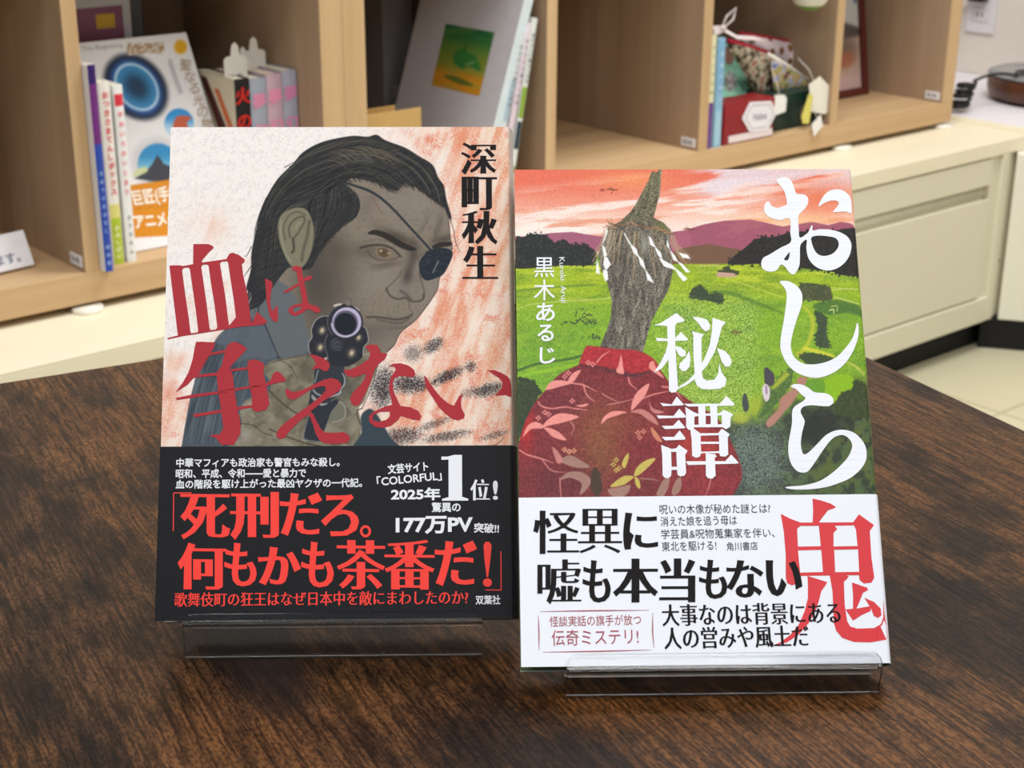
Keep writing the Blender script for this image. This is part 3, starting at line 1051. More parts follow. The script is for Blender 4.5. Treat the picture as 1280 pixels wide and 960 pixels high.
    P.blob(*A([(430, 380)])[0], 26, 12, (44, 46, 50), .6, -.4, clip=mh)
    for pts in (((225, 165), (270, 150)), ((205, 168), (255, 140)), ((100, 360), (78, 430), (70, 470)), ((125, 300), (85, 400), (75, 470)), ((60, 510), (40, 550), (30, 548)), ((62, 590), (35, 630), (30, 640)), ((60, 640), (38, 690)), ((75, 720), (45, 770), (40, 790)), ((100, 740), (70, 800)),
                ((905, 380), (925, 430), (935, 490), (955, 535)), ((890, 330), (915, 380), (918, 400)), ((140, 700), (90, 780)), ((120, 690), (55, 760))):
        P.line(A(pts), [.6] + [.4] * (len(pts) - 2) + [.15], (46, 46, 50), .85, .45)
    # loose strands: fringe over the brow, lit strands on the crown, ragged ends at the nape
    fr = [(470, 238), (500, 218), (545, 222), (600, 240), (650, 264), (690, 268), (722, 238), (752, 250), (790, 270), (825, 298), (862, 322), (890, 348)]
    for k in range(120):
        t = rng.random() * (len(fr) - 1.001)
        i, u = int(t), t - int(t)
        X, Y = fr[i][0] + (fr[i + 1][0] - fr[i][0]) * u, fr[i][1] + (fr[i + 1][1] - fr[i][1]) * u
        P.line(A([(X - 16 - 12 * rng.random(), Y - 26), (X + rng.normal(0, 3), Y), (X + 6 + 8 * rng.random(), Y + 6 + 14 * rng.random())]), [.5, .4, .1], (50, 48, 48), .6, .6)
    for k in range(70):
        t = rng.random()
        X, Y = 505 + 45 * rng.random() - 40 * t, 392 - 8 * rng.random()
        X, Y = 522 - 190 * t + rng.normal(0, 3), 330 + 230 * t ** 1.1 + rng.normal(0, 4)
        P.line(A([(X - 26, Y - 22), (X, Y), (X + 12, Y + 10)]), [.5, .4, .1], (52, 50, 50), .5, .7)
    for k in range(46):
        t = rng.random()
        X, Y = 420 + 240 * t, 108 + 40 * rng.random() - 30 * math.sin(t * 3.1)
        P.line(A([(X + 44, Y + 30), (X + 10, Y + 2), (X - 34, Y - 4)]), [.1, .38, .1], (132, 118, 92), .5, .5, clip=mh)
    for k in range(60):
        t = rng.random()
        X, Y = 120 - 76 * t + rng.normal(0, 6), 380 + 380 * t
        L = 40 + 60 * rng.random()
        P.line(A([(X + 16, Y - L * .6), (X, Y), (X - 14 - 10 * rng.random(), Y + L * .7)]), [.5, .5, .1], (46, 46, 50), .75, .45)
    # ear
    ear = A([(175, 420), (185, 380), (215, 355), (260, 342), (298, 352), (320, 392), (330, 450), (318, 530), (292, 585), (262, 605), (228, 590), (200, 540), (180, 480)])
    P.poly(ear, (126, 122, 102), .9)
    me = P.mask(ear)
    for pts, w, c in (((( 205, 480), (200, 420), (225, 375), (262, 360), (292, 375)), 3.2, (82, 80, 68)), (((228, 470), (222, 430), (245, 395), (280, 380), (290, 400), (262, 450), (238, 478)), 3.4, (72, 70, 60)), (((240, 480), (244, 520), (236, 535)), 5, (56, 54, 46)),
                      (((310, 400), (300, 470), (285, 520), (278, 570)), 7, (88, 86, 72)), (((190, 400), (186, 450), (205, 530), (232, 578)), 2.5, (156, 152, 130)), (((252, 430), (262, 410), (272, 405)), 3.5, (148, 144, 122))):
        P.line(A(pts), w / 3.4286, c, .75, .9, clip=me)
    # hands
    hand = B([(605, 392), (622, 350), (680, 322), (790, 302), (872, 290), (960, 330), (1060, 340), (1160, 300), (1230, 260), (1268, 255), (1275, 300), (1250, 380), (1215, 470), (1180, 560), (1150, 600), (1165, 680), (1160, 740), (1120, 830), (450, 830), (455, 770), (480, 690), (470, 630), (500, 560), (545, 540), (640, 500), (640, 440)])
    P.poly(hand, (128, 121, 104), .8)
    mh2 = P.mask(hand)
    P.mix(everything, mh2 * sstep(.48, .7, P.noise(9, 14, seed=51, rot=.7)) * .6, (92, 88, 74))
    P.mix(everything, mh2 * sstep(.55, .75, P.noise(12, 7, seed=57, rot=.5)) * .5, (158, 152, 136))
    def bl(X, Y, rx, ry, col, a, rot=0):
        c = B([(X, Y)])[0]
        P.blob(c[0], c[1], rx / 4.57, ry / 4.57, col, a, rot, clip=mh2)
    bl(690, 350, 60, 30, (156, 150, 134), .7); bl(500, 750, 40, 50, (160, 154, 144), .8, .3); bl(530, 580, 50, 26, (176, 170, 158), .7, -.5); bl(850, 380, 60, 70, (76, 74, 62), .6)
    bl(1120, 700, 50, 50, (148, 142, 124), .6); bl(1010, 560, 70, 90, (74, 76, 70), .7); bl(1100, 480, 70, 60, (78, 78, 70), .7); bl(690, 560, 40, 80, (98, 92, 76), .5); bl(1210, 470, 24, 90, (150, 145, 128), .6, .3)
    for pts, w, a in ((((640, 500), (700, 560), (780, 620), (860, 660)), 4, .7), (((640, 720), (730, 760), (850, 800), (930, 815)), 4, .75), (((480, 690), (550, 700), (600, 740), (660, 760)), 3, .6), (((1165, 600), (1140, 620), (1160, 690)), 4, .6), (((690, 320), (760, 360), (800, 430)), 3, .5), (((1268, 255), (1278, 290), (1260, 350), (1230, 460), (1170, 600)), 3, .6), (((620, 355), (700, 325), (870, 292)), 2.5, .7)):
        P.line(B(pts), w / 4.57, (56, 52, 44), a, .6)
    P.poly(B([(1165, 640), (1215, 600), (1260, 640), (1330, 760), (1380, 830), (1130, 830), (1165, 740)]), (58, 70, 80), 1.2)
    P.poly(B([(985, 600), (1010, 560), (1060, 560), (1078, 620), (1060, 665), (1000, 680), (965, 670)]), (112, 112, 98), 1)
    P.line(B([(1020, 558), (1062, 575), (1076, 620), (1058, 662), (1000, 678)]), .7, (160, 158, 146), .8)
    # revolver
    G = Z(370, 360, 8)
    K = Z(340, 440, 8)
    P.poly(K([(455, 190), (500, 120), (640, 60), (740, 100), (755, 220), (770, 300), (740, 370), (700, 420), (620, 490), (560, 560), (430, 560), (405, 440), (440, 330)]), (52, 57, 64), .7)
    P.poly(K([(410, 470), (560, 520), (670, 480), (690, 510), (620, 600), (590, 680), (545, 800), (500, 900), (380, 890), (345, 860), (360, 760), (390, 640)]), (46, 51, 60), .7)
    P.line(K([(395, 640), (362, 760), (345, 860), (390, 890), (490, 902)]), .6, (120, 124, 128), .8)
    P.line(K([(730, 215), (755, 270), (750, 330), (715, 380), (700, 420), (600, 460)]), [.5, .9, 1, .9, 1.4, .5], (168, 168, 170), .9)
    P.line(K([(490, 190), (455, 310)]), .9, (140, 142, 146), .8)
    P.line(K([(430, 440), (445, 470), (520, 530), (580, 520)]), [.8, 2, 1.6, .6], (168, 166, 162), .85)
    P.line(K([(440, 385), (470, 420), (510, 440)]), 1.0, (170, 170, 168), .85)
    cyl = G([(345, 285), (290, 290), (235, 320), (200, 375), (182, 430), (188, 500), (158, 550), (155, 610), (170, 660), (220, 700), (290, 720), (345, 690), (380, 770), (500, 790), (570, 780), (640, 740), (695, 690), (705, 600), (750, 540), (745, 470), (725, 410), (690, 375), (600, 420), (400, 420)])
    P.poly(cyl, (43, 45, 52), .6)
    P.line(G([(345, 285), (290, 290), (235, 320), (200, 375), (182, 430), (188, 500), (158, 550), (155, 610), (170, 660)]), .5, (170, 170, 172), .9)
    P.line(G([(690, 375), (725, 410), (745, 470), (750, 540), (705, 600), (700, 680)]), .5, (170, 170, 172), .9)
    P.line(G([(345, 470), (318, 540), (325, 620), (345, 680)]), .5, (130, 130, 136), .7)
    for cx, cy, r in ((290, 430, 44), (272, 600, 44), (585, 655, 48), (655, 500, 36)):
        P.blob(*G([(cx, cy)])[0], r / 7, r / 7, (74, 72, 72), .8, hard=2)
        P.blob(*G([(cx, cy)])[0], r / 16, r / 12, (220, 200, 164), .95, .4)
    P.blob(*G([(440, 565)])[0], 8, 8, (60, 62, 70), .9, hard=2)
    for r in (7.2, 3.4):
        cx, cy = G([(440, 570)])[0]
        P.line([(cx + r * math.cos(t), cy + r * math.sin(t)) for t in np.linspace(.6, 5.5, 14)], .35, (120, 120, 128), .7)
    cx, cy = G([(520, 350)])[0]
    ring = lambda r, ox=0, oy=0: [(cx + ox + r * math.cos(t), cy + oy + r * 1.02 * math.sin(t)) for t in np.linspace(0, 2 * math.pi, 28, endpoint=False)]
    P.poly(ring(22.5), (46, 48, 56), .7)
    P.poly(ring(18.6, 1), (74, 74, 86), .7)
    P.poly(ring(18.0, 2.2, -.6), (186, 178, 206), .8)
    P.poly(ring(15.4, .8, .6), (96, 92, 108), .8)
    P.line([(cx + 16.6 * math.cos(t), cy + 1 + 16.6 * math.sin(t)) for t in np.linspace(1.2, 3.1, 14)], 1.2, (190, 184, 208), .9)
    P.poly(ring(13.6, .4, 1.8), (32, 36, 46), .8)
    P.line([(cx + 22 * math.cos(t), cy + 22 * math.sin(t)) for t in np.linspace(2.4, 4.2, 14)], .45, (120, 120, 128), .8)
    for pts, c in ((((400, 190), (415, 165), (480, 155), (490, 172), (440, 190)), (190, 182, 170)), (((525, 120), (575, 118), (580, 165), (565, 182), (535, 178)), (120, 112, 106)), (((600, 175), (640, 190), (672, 215), (665, 240), (640, 222)), (150, 142, 136))):
        P.poly(G(pts), c, .6)
        P.line(G(pts), .35, (60, 54, 52), .6)
    # spine and back mixed to grey, painting in the shade past the fold
    P.c *= (1 + 0.05 * (grain - .5))[:, None]
    sp = XY[:, 0] - NL.W
    P.mix(everything, sstep(0.0002, 0.0025, sp) * .85, (168, 164, 160))
    return P.c


_ytop = 0.063
ys = np.r_[np.linspace(0, _ytop - 0.002, 12), np.arange(_ytop - 0.0016, NL.H, 0.00025), NL.H]
ink_grid('dust_jacket', columns(NL, 0.00025), ys, lambda q: NL.wrap(q), paint_left, M_JACKET_L, LB, 'white and orange jacket with a drawn eye-patched gunman')
page_block(NL, M_PAGES, LB)


def band(nv, y0l, y0r, mat, parent, label):
    """paper band: top edge runs from y0l at the fore edge to y0r at the spine"""
    xs = np.r_[np.linspace(-0.0002, nv.W, 8), nv.W + nv.LA * np.arange(1, 13) / 12, nv.W + nv.LA + nv.W]
    g = []
    for f in (0, 1):
        row = []
        for x in xs:
            yt = y0l + (y0r - y0l) * min(x, nv.W) / nv.W
            row.append(tuple(nv.wrap([(x, -0.0003 + f * (yt + 0.0003))], 0.00035)[0]))
        g.append(row)
    return tag(MB().sheet(g).build('paper_band', mat, parent), label)


tl = hmap(NL.Hm, [(203, 561), (645, 555.5)])
band(NL, tl[0][1], tl[1][1], M_BAND_BLACK, LB, 'black paper band')

t = Print(NL.Hm, NL.wrap)
z = Z(205, 300, 6.857)
t.poly(z([(62, 225), (100, 222), (150, 222), (180, 228), (268, 212), (270, 38), (400, 38), (440, 55), (445, 72), (400, 115), (345, 180), (345, 198), (555, 168), (580, 125), (605, 112), (660, 130), (715, 170), (712, 195), (690, 210), (700, 300), (740, 480), (770, 720), (785, 700), (820, 620), (905, 700), (895, 722), (860, 735), (700, 748), (540, 775), (170, 835), (140, 842), (45, 862), (45, 850), (135, 828), (120, 700), (95, 500), (75, 330)]),
       holes=[z([(172, 265), (185, 245), (225, 240), (240, 255), (250, 330), (290, 600), (312, 790), (300, 802), (250, 808), (243, 790), (230, 680), (200, 480)]),
              z([(338, 235), (350, 218), (385, 213), (402, 225), (420, 360), (450, 540), (478, 755), (465, 775), (420, 780), (410, 765), (385, 560), (355, 350)]),
              z([(500, 205), (515, 190), (560, 186), (572, 200), (590, 330), (620, 520), (638, 670), (580, 740), (572, 700), (545, 480), (515, 300)])])
z = Z(215, 420, 6.857)
for p in ([(225, 60), (275, 58), (330, 62), (388, 62), (380, 110), (330, 190), (280, 280), (250, 330), (200, 375), (150, 430), (45, 497), (110, 410), (160, 320), (195, 210), (212, 110)],
          [(475, 150), (490, 95), (530, 62), (560, 60), (610, 75), (665, 115), (640, 150), (590, 200), (540, 250), (505, 300), (440, 300), (455, 220)],
          [(400, 330), (440, 270), (510, 270), (540, 340), (560, 500), (580, 620), (605, 740), (610, 840), (575, 900), (550, 945), (440, 945), (400, 890), (340, 862), (430, 855), (460, 800), (440, 640), (415, 480)],
          [(325, 180), (350, 155), (485, 125), (480, 150), (360, 175)], [(205, 345), (400, 325), (520, 295), (670, 275), (670, 295), (520, 315), (400, 350), (210, 368)],
          [(45, 545), (190, 515), (410, 485), (700, 435), (840, 415), (840, 432), (700, 455), (410, 508), (60, 562)], [(835, 410), (870, 385), (890, 330), (920, 308), (960, 330), (1000, 380), (985, 398), (900, 415), (840, 435)],
          [(195, 685), (430, 645), (720, 597), (720, 620), (430, 670), (210, 710)],
          [(668, 235), (690, 215), (740, 208), (800, 235), (815, 260), (805, 330), (830, 420), (850, 540), (858, 590), (830, 640), (740, 660), (710, 635), (705, 520), (680, 400)]):
    t.poly(z(p))
z = Z(325, 320, 9.6)
t.poly(z([(92, 280), (130, 290), (175, 315), (185, 360), (165, 440), (155, 560), (170, 655), (195, 665), (235, 590), (245, 640), (250, 740), (240, 795), (210, 800), (190, 785), (150, 730), (130, 640), (110, 540), (105, 430)]))
t.poly(z([(310, 440), (400, 385), (490, 335), (560, 270), (600, 250), (650, 245), (670, 265), (640, 290), (570, 310), (480, 375), (400, 420), (335, 455)]))
t.poly(z([(415, 150), (450, 125), (500, 125), (545, 155), (540, 200), (560, 300), (590, 430), (610, 560), (640, 590), (720, 610), (765, 655), (740, 690), (700, 685), (620, 640), (580, 660), (530, 700), (450, 730), (390, 700), (370, 660), (400, 620), (450, 590), (545, 575), (530, 470), (500, 330), (470, 190), (430, 175)]), holes=[z([(430, 655), (450, 622), (520, 610), (535, 632), (500, 660), (450, 690)])])
z = Z(340, 440, 8)
t.poly(z([(400, 25), (470, 40), (560, 75), (600, 115), (605, 150), (590, 190), (555, 200), (500, 170), (420, 180), (470, 130), (450, 85)]))
t.poly(z([(165, 370), (190, 385), (240, 410), (330, 390), (440, 335), (540, 285), (620, 265), (690, 285), (720, 330), (715, 380), (650, 430), (550, 490), (440, 580), (410, 600), (440, 630), (480, 710), (520, 780), (560, 810), (640, 815), (740, 805), (800, 840), (805, 880), (770, 915), (650, 925), (560, 920), (500, 890), (460, 820), (440, 740), (410, 660), (385, 635), (300, 700), (210, 790), (150, 870), (110, 880), (75, 860), (70, 820), (110, 760), (190, 690), (300, 610), (400, 540), (500, 460), (560, 400), (565, 360), (540, 345), (480, 360), (400, 390), (330, 440), (250, 485), (200, 480), (165, 440)]))
z = Z(425, 420, 6.857)
t.poly(z([(240, 90), (280, 75), (340, 80), (360, 110), (370, 145), (430, 155), (410, 200), (360, 240), (320, 290), (290, 390), (240, 500), (190, 590), (160, 605), (125, 590), (110, 540), (130, 490), (200, 420), (235, 370), (245, 320), (200, 340), (140, 360), (85, 345), (50, 295), (120, 290), (200, 250), (270, 200), (285, 150), (265, 125)]))
t.poly(z([(440, 260), (480, 240), (540, 235), (610, 255), (655, 290), (670, 330), (650, 355), (610, 350), (540, 345), (490, 360), (475, 400), (480, 470), (510, 540), (540, 600), (620, 610), (690, 640), (718, 690), (700, 722), (650, 718), (540, 685), (520, 720), (460, 770), (390, 790), (320, 780), (275, 740), (270, 690), (310, 650), (400, 610), (470, 590), (460, 540), (440, 450), (455, 360), (500, 290), (490, 265)]), holes=[z([(300, 720), (310, 680), (370, 650), (450, 650), (450, 690), (420, 720), (350, 738)])])
z = Z(525, 440, 8)
t.poly(z([(65, 230), (90, 260), (130, 320), (180, 390), (230, 450), (300, 510), (360, 535), (410, 440), (445, 412), (430, 500), (435, 560), (468, 620), (460, 660), (400, 680), (340, 665), (280, 620), (210, 550), (140, 440), (80, 350)]))
for p in ([(695, 180), (760, 178), (830, 205), (890, 240), (897, 248), (897, 437), (870, 425), (765, 432), (835, 350), (840, 300), (810, 260), (750, 220)], [(897, 248), (912, 266), (912, 442), (897, 437)],
          [(912, 266), (926, 285), (926, 446), (912, 442)], [(926, 285), (938, 312), (938, 440), (926, 446)], [(938, 312), (950, 350), (950, 430), (938, 440)]):
    t.poly(z(p))
t.build('title_lettering', M_INK_RED, LB, 0.00010, 'large red brushed title')

t = Print(NL.Hm, NL.wrap)
for ch, b in (('深', (579.6, 178.9, 623.3, 219)), ('町', (580.4, 221.6, 624.2, 263.2)), ('秋', (580.2, 264.2, 624.7, 306)), ('生', (581, 308, 625.2, 348.8))):
    t.fit(ch, *b, bold=0.044, ay=-0.012)
t.build('author_lettering', M_INK_BLACK, LB, 0.00010, 'black author name set upright')

t = Print(NL.Hm, NL.wrap)
t.line('中華マフィアも政治家も警官もみな殺し。', (222.7, 586.5), (428, 583.5), 10.5, .022)
t.line('昭和、平成、令和――愛と暴力で', (222, 600.2), (386, 597.5), 10.5, .022)
t.line('血の階段を駆け上がった最凶ヤクザの一代記。', (222, 613.5), (456, 609), 10.5, .022)
t.build('blurb_lettering', M_INK_WHITE, LB, 0.00046, 'white blurb on the black band')
t = Print(NL.Hm, NL.wrap)
t.line('文芸サイト', (488, 592.6), (538.4, 588), 11, .03)
t.line('「COLORFUL」', (474.8, 608.5), (555, 599.6), 12, .02)
t.line('2025年', (491.7, 624.9), (553, 623.8), 14, .035)
t.poly(Z(410, 550, 3.428)([(495, 70), (520, 70), (550, 62), (582, 62), (582, 240), (608, 248), (608, 256), (497, 258), (497, 250), (525, 242), (525, 82), (495, 84)]))
t.fit('位', 590, 598, 614, 624.4, .03, -.01).fit('!', 617.7, 599.6, 624, 623.5, .02)
t.line('驚異の', (542, 639.2), (578, 638.4), 11, .025)
t.line('177万PV', (497.5, 666), (593, 664), 21, .035)
t.line('突破!!', (594, 663.8), (625, 664.4), 11, .03)
t.build('ranking_lettering', M_INK_WHITE, LB, 0.00046, 'white ranking note on the black band')
t = Print(NL.Hm, NL.wrap)
t.line('双葉社', (596, 753), (626.5, 752.4), 10.5, .02)
t.build('publisher_lettering', M_INK_WHITE, LB, 0.00046, 'small white publisher mark')

t = Print(NL.Hm, NL.wrap)
B1 = dict(bold=.046, ay=-.008)
for ch, b in (('死', (228, 620, 290.6, 677)), ('刑', (290.6, 616.5, 352, 677)), ('だ', (353, 616.5, 406, 671)), ('ろ', (404.5, 618.5, 452, 671)), ('。', (453, 656.5, 467, 672)),
              ('何', (224.4, 681, 286, 739.6)), ('も', (283.3, 680.6, 324, 735)), ('か', (325.6, 685, 379.6, 733)), ('も', (379.6, 678, 420.4, 735)), ('茶', (424, 675.4, 484.4, 736.7)), ('番', (483.5, 674, 545.6, 736)), ('だ', (545.6, 674, 598, 731))):
    kana = ch in 'だろもか'
    t.fit(ch, *b, **(dict(bold=.046, ay=.006) if kana else (dict(bold=.01) if ch == '。' else B1)))
t.poly(Z(410, 550, 3.428)([(672, 445), (680, 430), (696, 430), (706, 445), (700, 510), (691, 580), (685, 580), (676, 510)]))
c_ = Z(410, 550, 3.428)([(688, 603)])[0]
t.poly([(c_[0] + 5.6 * math.cos(a), c_[1] + 5.2 * math.sin(a)) for a in np.linspace(0, 2 * math.pi, 18, endpoint=False)])
t.stroke([(242, 618.6), (219.6, 619), (219.6, 619), (219, 667)], .6, smooth=False)
t.stroke([(627.3, 687), (627.6, 735), (627.6, 735), (608, 735)], .55, smooth=False)
t.line('歌舞伎町の狂王はなぜ日本中を敵にまわしたのか?', (220, 761.5), (587, 753), 17, .022, -.004)
t.build('headline_lettering', M_INK_SCARLET, LB, 0.00046, 'scarlet headline on the black band')

# ---- right novel
NR = Novel((0.0038, 0.4753, 0.0080), 0.0291, 0.6456, 0.1285, 0.188, 0.0150, 0.0022, [(640, 211), (1057, 212), (1106, 829), (650, 832)])
RB = empty('novel', NR.M, 'book with a stump in a red kimono on its cover and a white paper band', 'book')


def paint_right(XY):
    q = NR.px(XY)
    P = Paint(q[:, 0], q[:, 1], (120, 165, 50))
    rng = np.random.default_rng(8)
    x, y = P.x, P.y
    N = len(x)
    ev = np.arange(N)
    grain = rng.random(N)
    fine = P.noise(2.2, seed=3, octv=2)
    R1, R2, R3, R4, R5 = Z(640, 205, 4.8), Z(640, 400, 4.267), Z(860, 290, 4.8), Z(880, 440, 5.19), Z(850, 200, 3.84)

    def lay(a, col):
        P.mix(ev, a, col)
    # sky
    sky = 1 - sstep(312, 322, y)
    lay(sky, (226, 112, 88))
    lay(sky * sstep(225, 285, y + .03 * (x - 640) + 22 * (P.noise(90, 16, seed=4) - .5)), (243, 196, 176))
    lay(sky * sstep(255, 300, y), (246, 226, 216))
    c1 = P.noise(95, 11, seed=11, octv=4, rot=-.10)
    lay(sky * sstep(.50, .66, c1) * sstep(228, 262, y + .12 * (x - 640)) * .8, (246, 236, 228))
    lay(sky * sstep(.54, .70, P.noise(70, 8, seed=19, octv=4, rot=-.08)) * sstep(232, 265, y) * .75, (226, 146, 116))
    lay(sky * sstep(.44, .60, P.noise(90, 14, seed=29, octv=4, rot=-.2)) * sstep(840, 900, x) * (1 - sstep(232, 262, y)) * .9, (226, 212, 220))
    lay(sky * np.exp(-((x - 1030) / 60) ** 2 - ((y - 250) / 26) ** 2) * .85, (228, 118, 82))
    lay(sky * np.exp(-((x - 990) / 70) ** 2 - ((y - 275) / 8) ** 2) * .6, (246, 190, 130))
    lay(sky * np.exp(-((x - 790) / 50) ** 2 - ((y - 225) / 12) ** 2) * .6, (240, 160, 100))
    # mountains
    mt = R5([(-30, 345), (0, 340), (100, 310), (140, 302), (200, 292), (260, 290), (330, 287), (400, 302), (480, 322), (560, 310), (620, 300), (700, 315), (760, 300), (800, 306), (860, 330), (960, 340), (960, 560), (-30, 500)])
    P.poly(mt, (158, 84, 104), .8, smooth=False)
    P.poly(R1([(-40, 432), (60, 430), (220, 410), (350, 404), (440, 420), (520, 432), (560, 430), (560, 520), (-40, 520)]), (160, 92, 116), .8, smooth=False)
    mm = (y > 275) & (y < 335)
    lay(mm * sstep(.5, .75, P.noise(20, 6, seed=33)) * .35 * P.mask(mt), (188, 112, 118))
    P.poly(R1([(900, 430), (960, 405), (1060, 395), (1060, 560), (900, 560)]), (166, 92, 112), 1.0, smooth=False)
    P.poly(R5([(-40, 440), (60, 412), (130, 405), (200, 418), (270, 430), (310, 450), (290, 500), (-40, 505)]), (116, 84, 64), 1.0)
    # fields
    fld = sstep(329, 332, y - 3 * sstep(1000, 1090, x) * 4)
    lay(fld, (124, 168, 34))
    lay(fld * (1 - sstep(340, 400, y)) * .85, (170, 188, 22))
    lay(fld * sstep(.5, .72, P.noise(60, 5, seed=41, octv=4)) * (1 - sstep(345, 385, y)) * .6, (112, 138, 26))
    lay(fld * sstep(.52, .7, P.noise(50, 4, seed=43, octv=3, rot=.05)) * (1 - sstep(350, 400, y)) * .6, (206, 214, 60))
    lay(fld * sstep(380, 470, y) * .5 * (x < 780), (102, 160, 40))
    lay(fld * sstep(.48, .75, P.noise(40, 14, seed=47, octv=4, rot=-.1)) * .45, (84, 128, 42))
    lay(fld * sstep(.55, .75, P.noise(24, 10, seed=49, octv=3, rot=.2)) * .35, (164, 196, 50))
    sp = sstep(800, 850, x) * (1 - sstep(930, 960, x)) * sstep(340, 400, y)
    lay(sp * .5 * (grain > .6), (206, 222, 140))
    lay(sp * .5 * (grain < .3), (84, 124, 46))
    lay(fld * (grain > .7) * .22, (200, 214, 110)); lay(fld * (grain < .25) * .22, (70, 110, 40))
    P.line([(640, 388), (660, 380), (700, 376), (740, 374), (760, 372)], .7, (196, 206, 110), .8)
    P.line([(643, 363), (690, 358), (740, 356)], 1.2, (92, 128, 44), .7)
    P.line([(643, 463), (670, 454), (710, 448), (730, 442)], 1.6, (62, 92, 46), .8)
    P.line([(643, 470), (690, 461), (720, 455)], 2.0, (150, 196, 40), .6)
    P.line([(860, 372), (900, 365), (940, 378), (975, 392)], [1, 2.5, 2.5, 1], (70, 112, 40), .6, 1.5)
    P.line([(905, 348), (940, 360), (975, 372)], .7, (196, 204, 90), .7)
    P.line([(880, 400), (920, 420), (960, 440)], 1.0, (96, 130, 40), .5, 1.2)

    def trees(pts, col, jag=2.5, dots=90, lite=None):
        poly = spline(pts)
        P.poly(pts, col, .8)
        px_, py_ = [p[0] for p in poly], [p[1] for p in poly]
        for k in range(dots):
            i = rng.integers(0, len(poly))
            P.blob(poly[i][0] + rng.normal(0, jag * .5), poly[i][1] + rng.normal(0, jag * .5), jag * (.5 + rng.random() * .5), jag * (.4 + rng.random() * .5), col, .95, hard=2)
        m = P.mask(pts)
        if lite is not None:
            lay(m * (fine > .58) * .5 * grain, lite)
    trees(R1([(-40, 470), (40, 440), (90, 420), (130, 416), (190, 425), (245, 470), (300, 456), (350, 484), (420, 482), (480, 520), (470, 600), (300, 606), (-40, 616)]), (34, 38, 36), 2.2, 70, (84, 88, 90))
    trees(R5([(220, 500), (290, 432), (360, 380), (440, 370), (520, 350), (600, 345), (700, 345), (830, 330), (960, 340), (990, 585), (860, 565), (770, 556), (720, 540), (560, 520), (400, 500)]), (34, 32, 30), 2.2, 90, (72, 70, 60))
    trees(R3([(655, 325), (690, 310), (760, 315), (830, 335), (845, 370), (850, 410), (780, 415), (700, 410), (670, 400)]), (70, 78, 48), 2.0, 40, (120, 116, 80))
    trees(R3([(0, 370), (20, 335), (60, 320), (95, 350), (110, 375), (160, 365), (195, 385), (190, 430), (110, 415), (40, 400), (0, 395)]), (54, 70, 46), 1.6, 40, (110, 118, 84))
    P.poly(R3([(160, 255), (175, 235), (240, 230), (285, 245), (270, 270), (165, 270)]), (196, 160, 140), .8)
    P.poly(R3([(165, 240), (180, 228), (240, 232), (250, 245)]), (70, 66, 54), .7)
    trees(R3([(195, 215), (230, 205), (245, 225), (280, 235), (285, 255), (250, 245), (205, 230)]), (60, 70, 40), 1.2, 20)
    P.line(R3([(50, 205), (150, 200), (180, 210)]), 1.0, (198, 190, 110), .7)
    for pts in (((850, 352), (920, 345), (1010, 350)), ((870, 395), (930, 415), (1020, 440), (1060, 470))):
        P.line(R3(pts), .9, (196, 206, 110), .9)
    P.poly(R3([(860, 410), (930, 420), (1040, 460), (1060, 520), (950, 490), (820, 500), (740, 460), (760, 430)]), (66, 104, 48), 2.0, .8)
    P.line(R3([(685, 455), (715, 490), (735, 540), (728, 610), (700, 680), (650, 740)]), [1.4, 2.2, 2.6, 2.6, 2.6, 3], (186, 190, 50), .85, 1.2)
    trees(R3([(745, 480), (780, 490), (820, 530), (815, 600), (830, 660), (830, 700), (770, 690), (750, 640), (765, 570)]), (58, 74, 50), 1.8, 40, (104, 110, 84))
    P.line(R3([(690, 705), (760, 720), (860, 750)]), [2.4, 2.4, 1.5], (206, 206, 60), .9, 1)
    P.line(R3([(930, 780), (990, 810), (1030, 850), (1070, 890)]), 1.4, (180, 186, 80), .9)
    trees(R3([(660, 740), (740, 730), (850, 760), (830, 790), (740, 800), (680, 780)]), (60, 78, 46), 1.5, 30)
    P.line(R3([(835, 475), (845, 470), (860, 470), (860, 490)]), .8, (214, 220, 130), .9)
    P.line(R3([(845, 452), (880, 448), (880, 480)]), .6, (200, 208, 130), .8)
    for cx, cy in ((917, 415), (858, 286), (762, 236)):
        P.line([(cx - 6, cy), (cx + 7, cy + 1)], .7, (110, 60, 40), .9)
        P.line([(cx - 3, cy - 2), (cx + 2, cy + 1), (cx - 1, cy + 5)], .5, (110, 60, 50), .8)
    P.blob(750, 237, 2.5, 1.6, (130, 50, 50), .9)

    # lower right: bank, path, figures
    bank = sstep(0, 26, (y - 505) + .35 * (x - 960) * (x > 960) - .25 * (960 - x) * (x < 960) + 14 * (P.noise(16, seed=61) - .5))
    bank = bank * sstep(885, 905, x)
    lay(bank * .95, (74, 92, 58))
    lay(bank * sstep(.45, .65, P.noise(9, seed=63, octv=4)) * .8, (44, 52, 42))
    gs = np.exp(-((x - 940) / 45) ** 2 - ((y - 575) / 50) ** 2)
    lay(np.clip(gs * 1.3, 0, 1) * bank * (grain > .45) * .8, (122, 134, 132))
    lay(np.clip(gs * 1.3, 0, 1) * bank * (grain < .35) * .8, (40, 54, 54))
    lay(bank * sstep(.55, .7, P.noise(12, seed=67, octv=3)) * sstep(1000, 1040, x) * .7, (96, 104, 44))
    P.blob(1015, 535, 34, 22, (36, 38, 36), .9, -.3, hard=2)
    P.blob(1060, 505, 12, 30, (40, 46, 34), .85, .2, hard=2)
    P.poly(R4([(700, 220), (760, 190), (880, 150), (950, 170), (960, 240), (900, 260), (860, 300), (820, 340), (790, 280), (720, 270)]), (136, 182, 22), 1.2)
    P.poly(R4([(640, 190), (760, 190), (760, 280), (690, 270), (650, 240)]), (96, 146, 44), 1.8, .8)
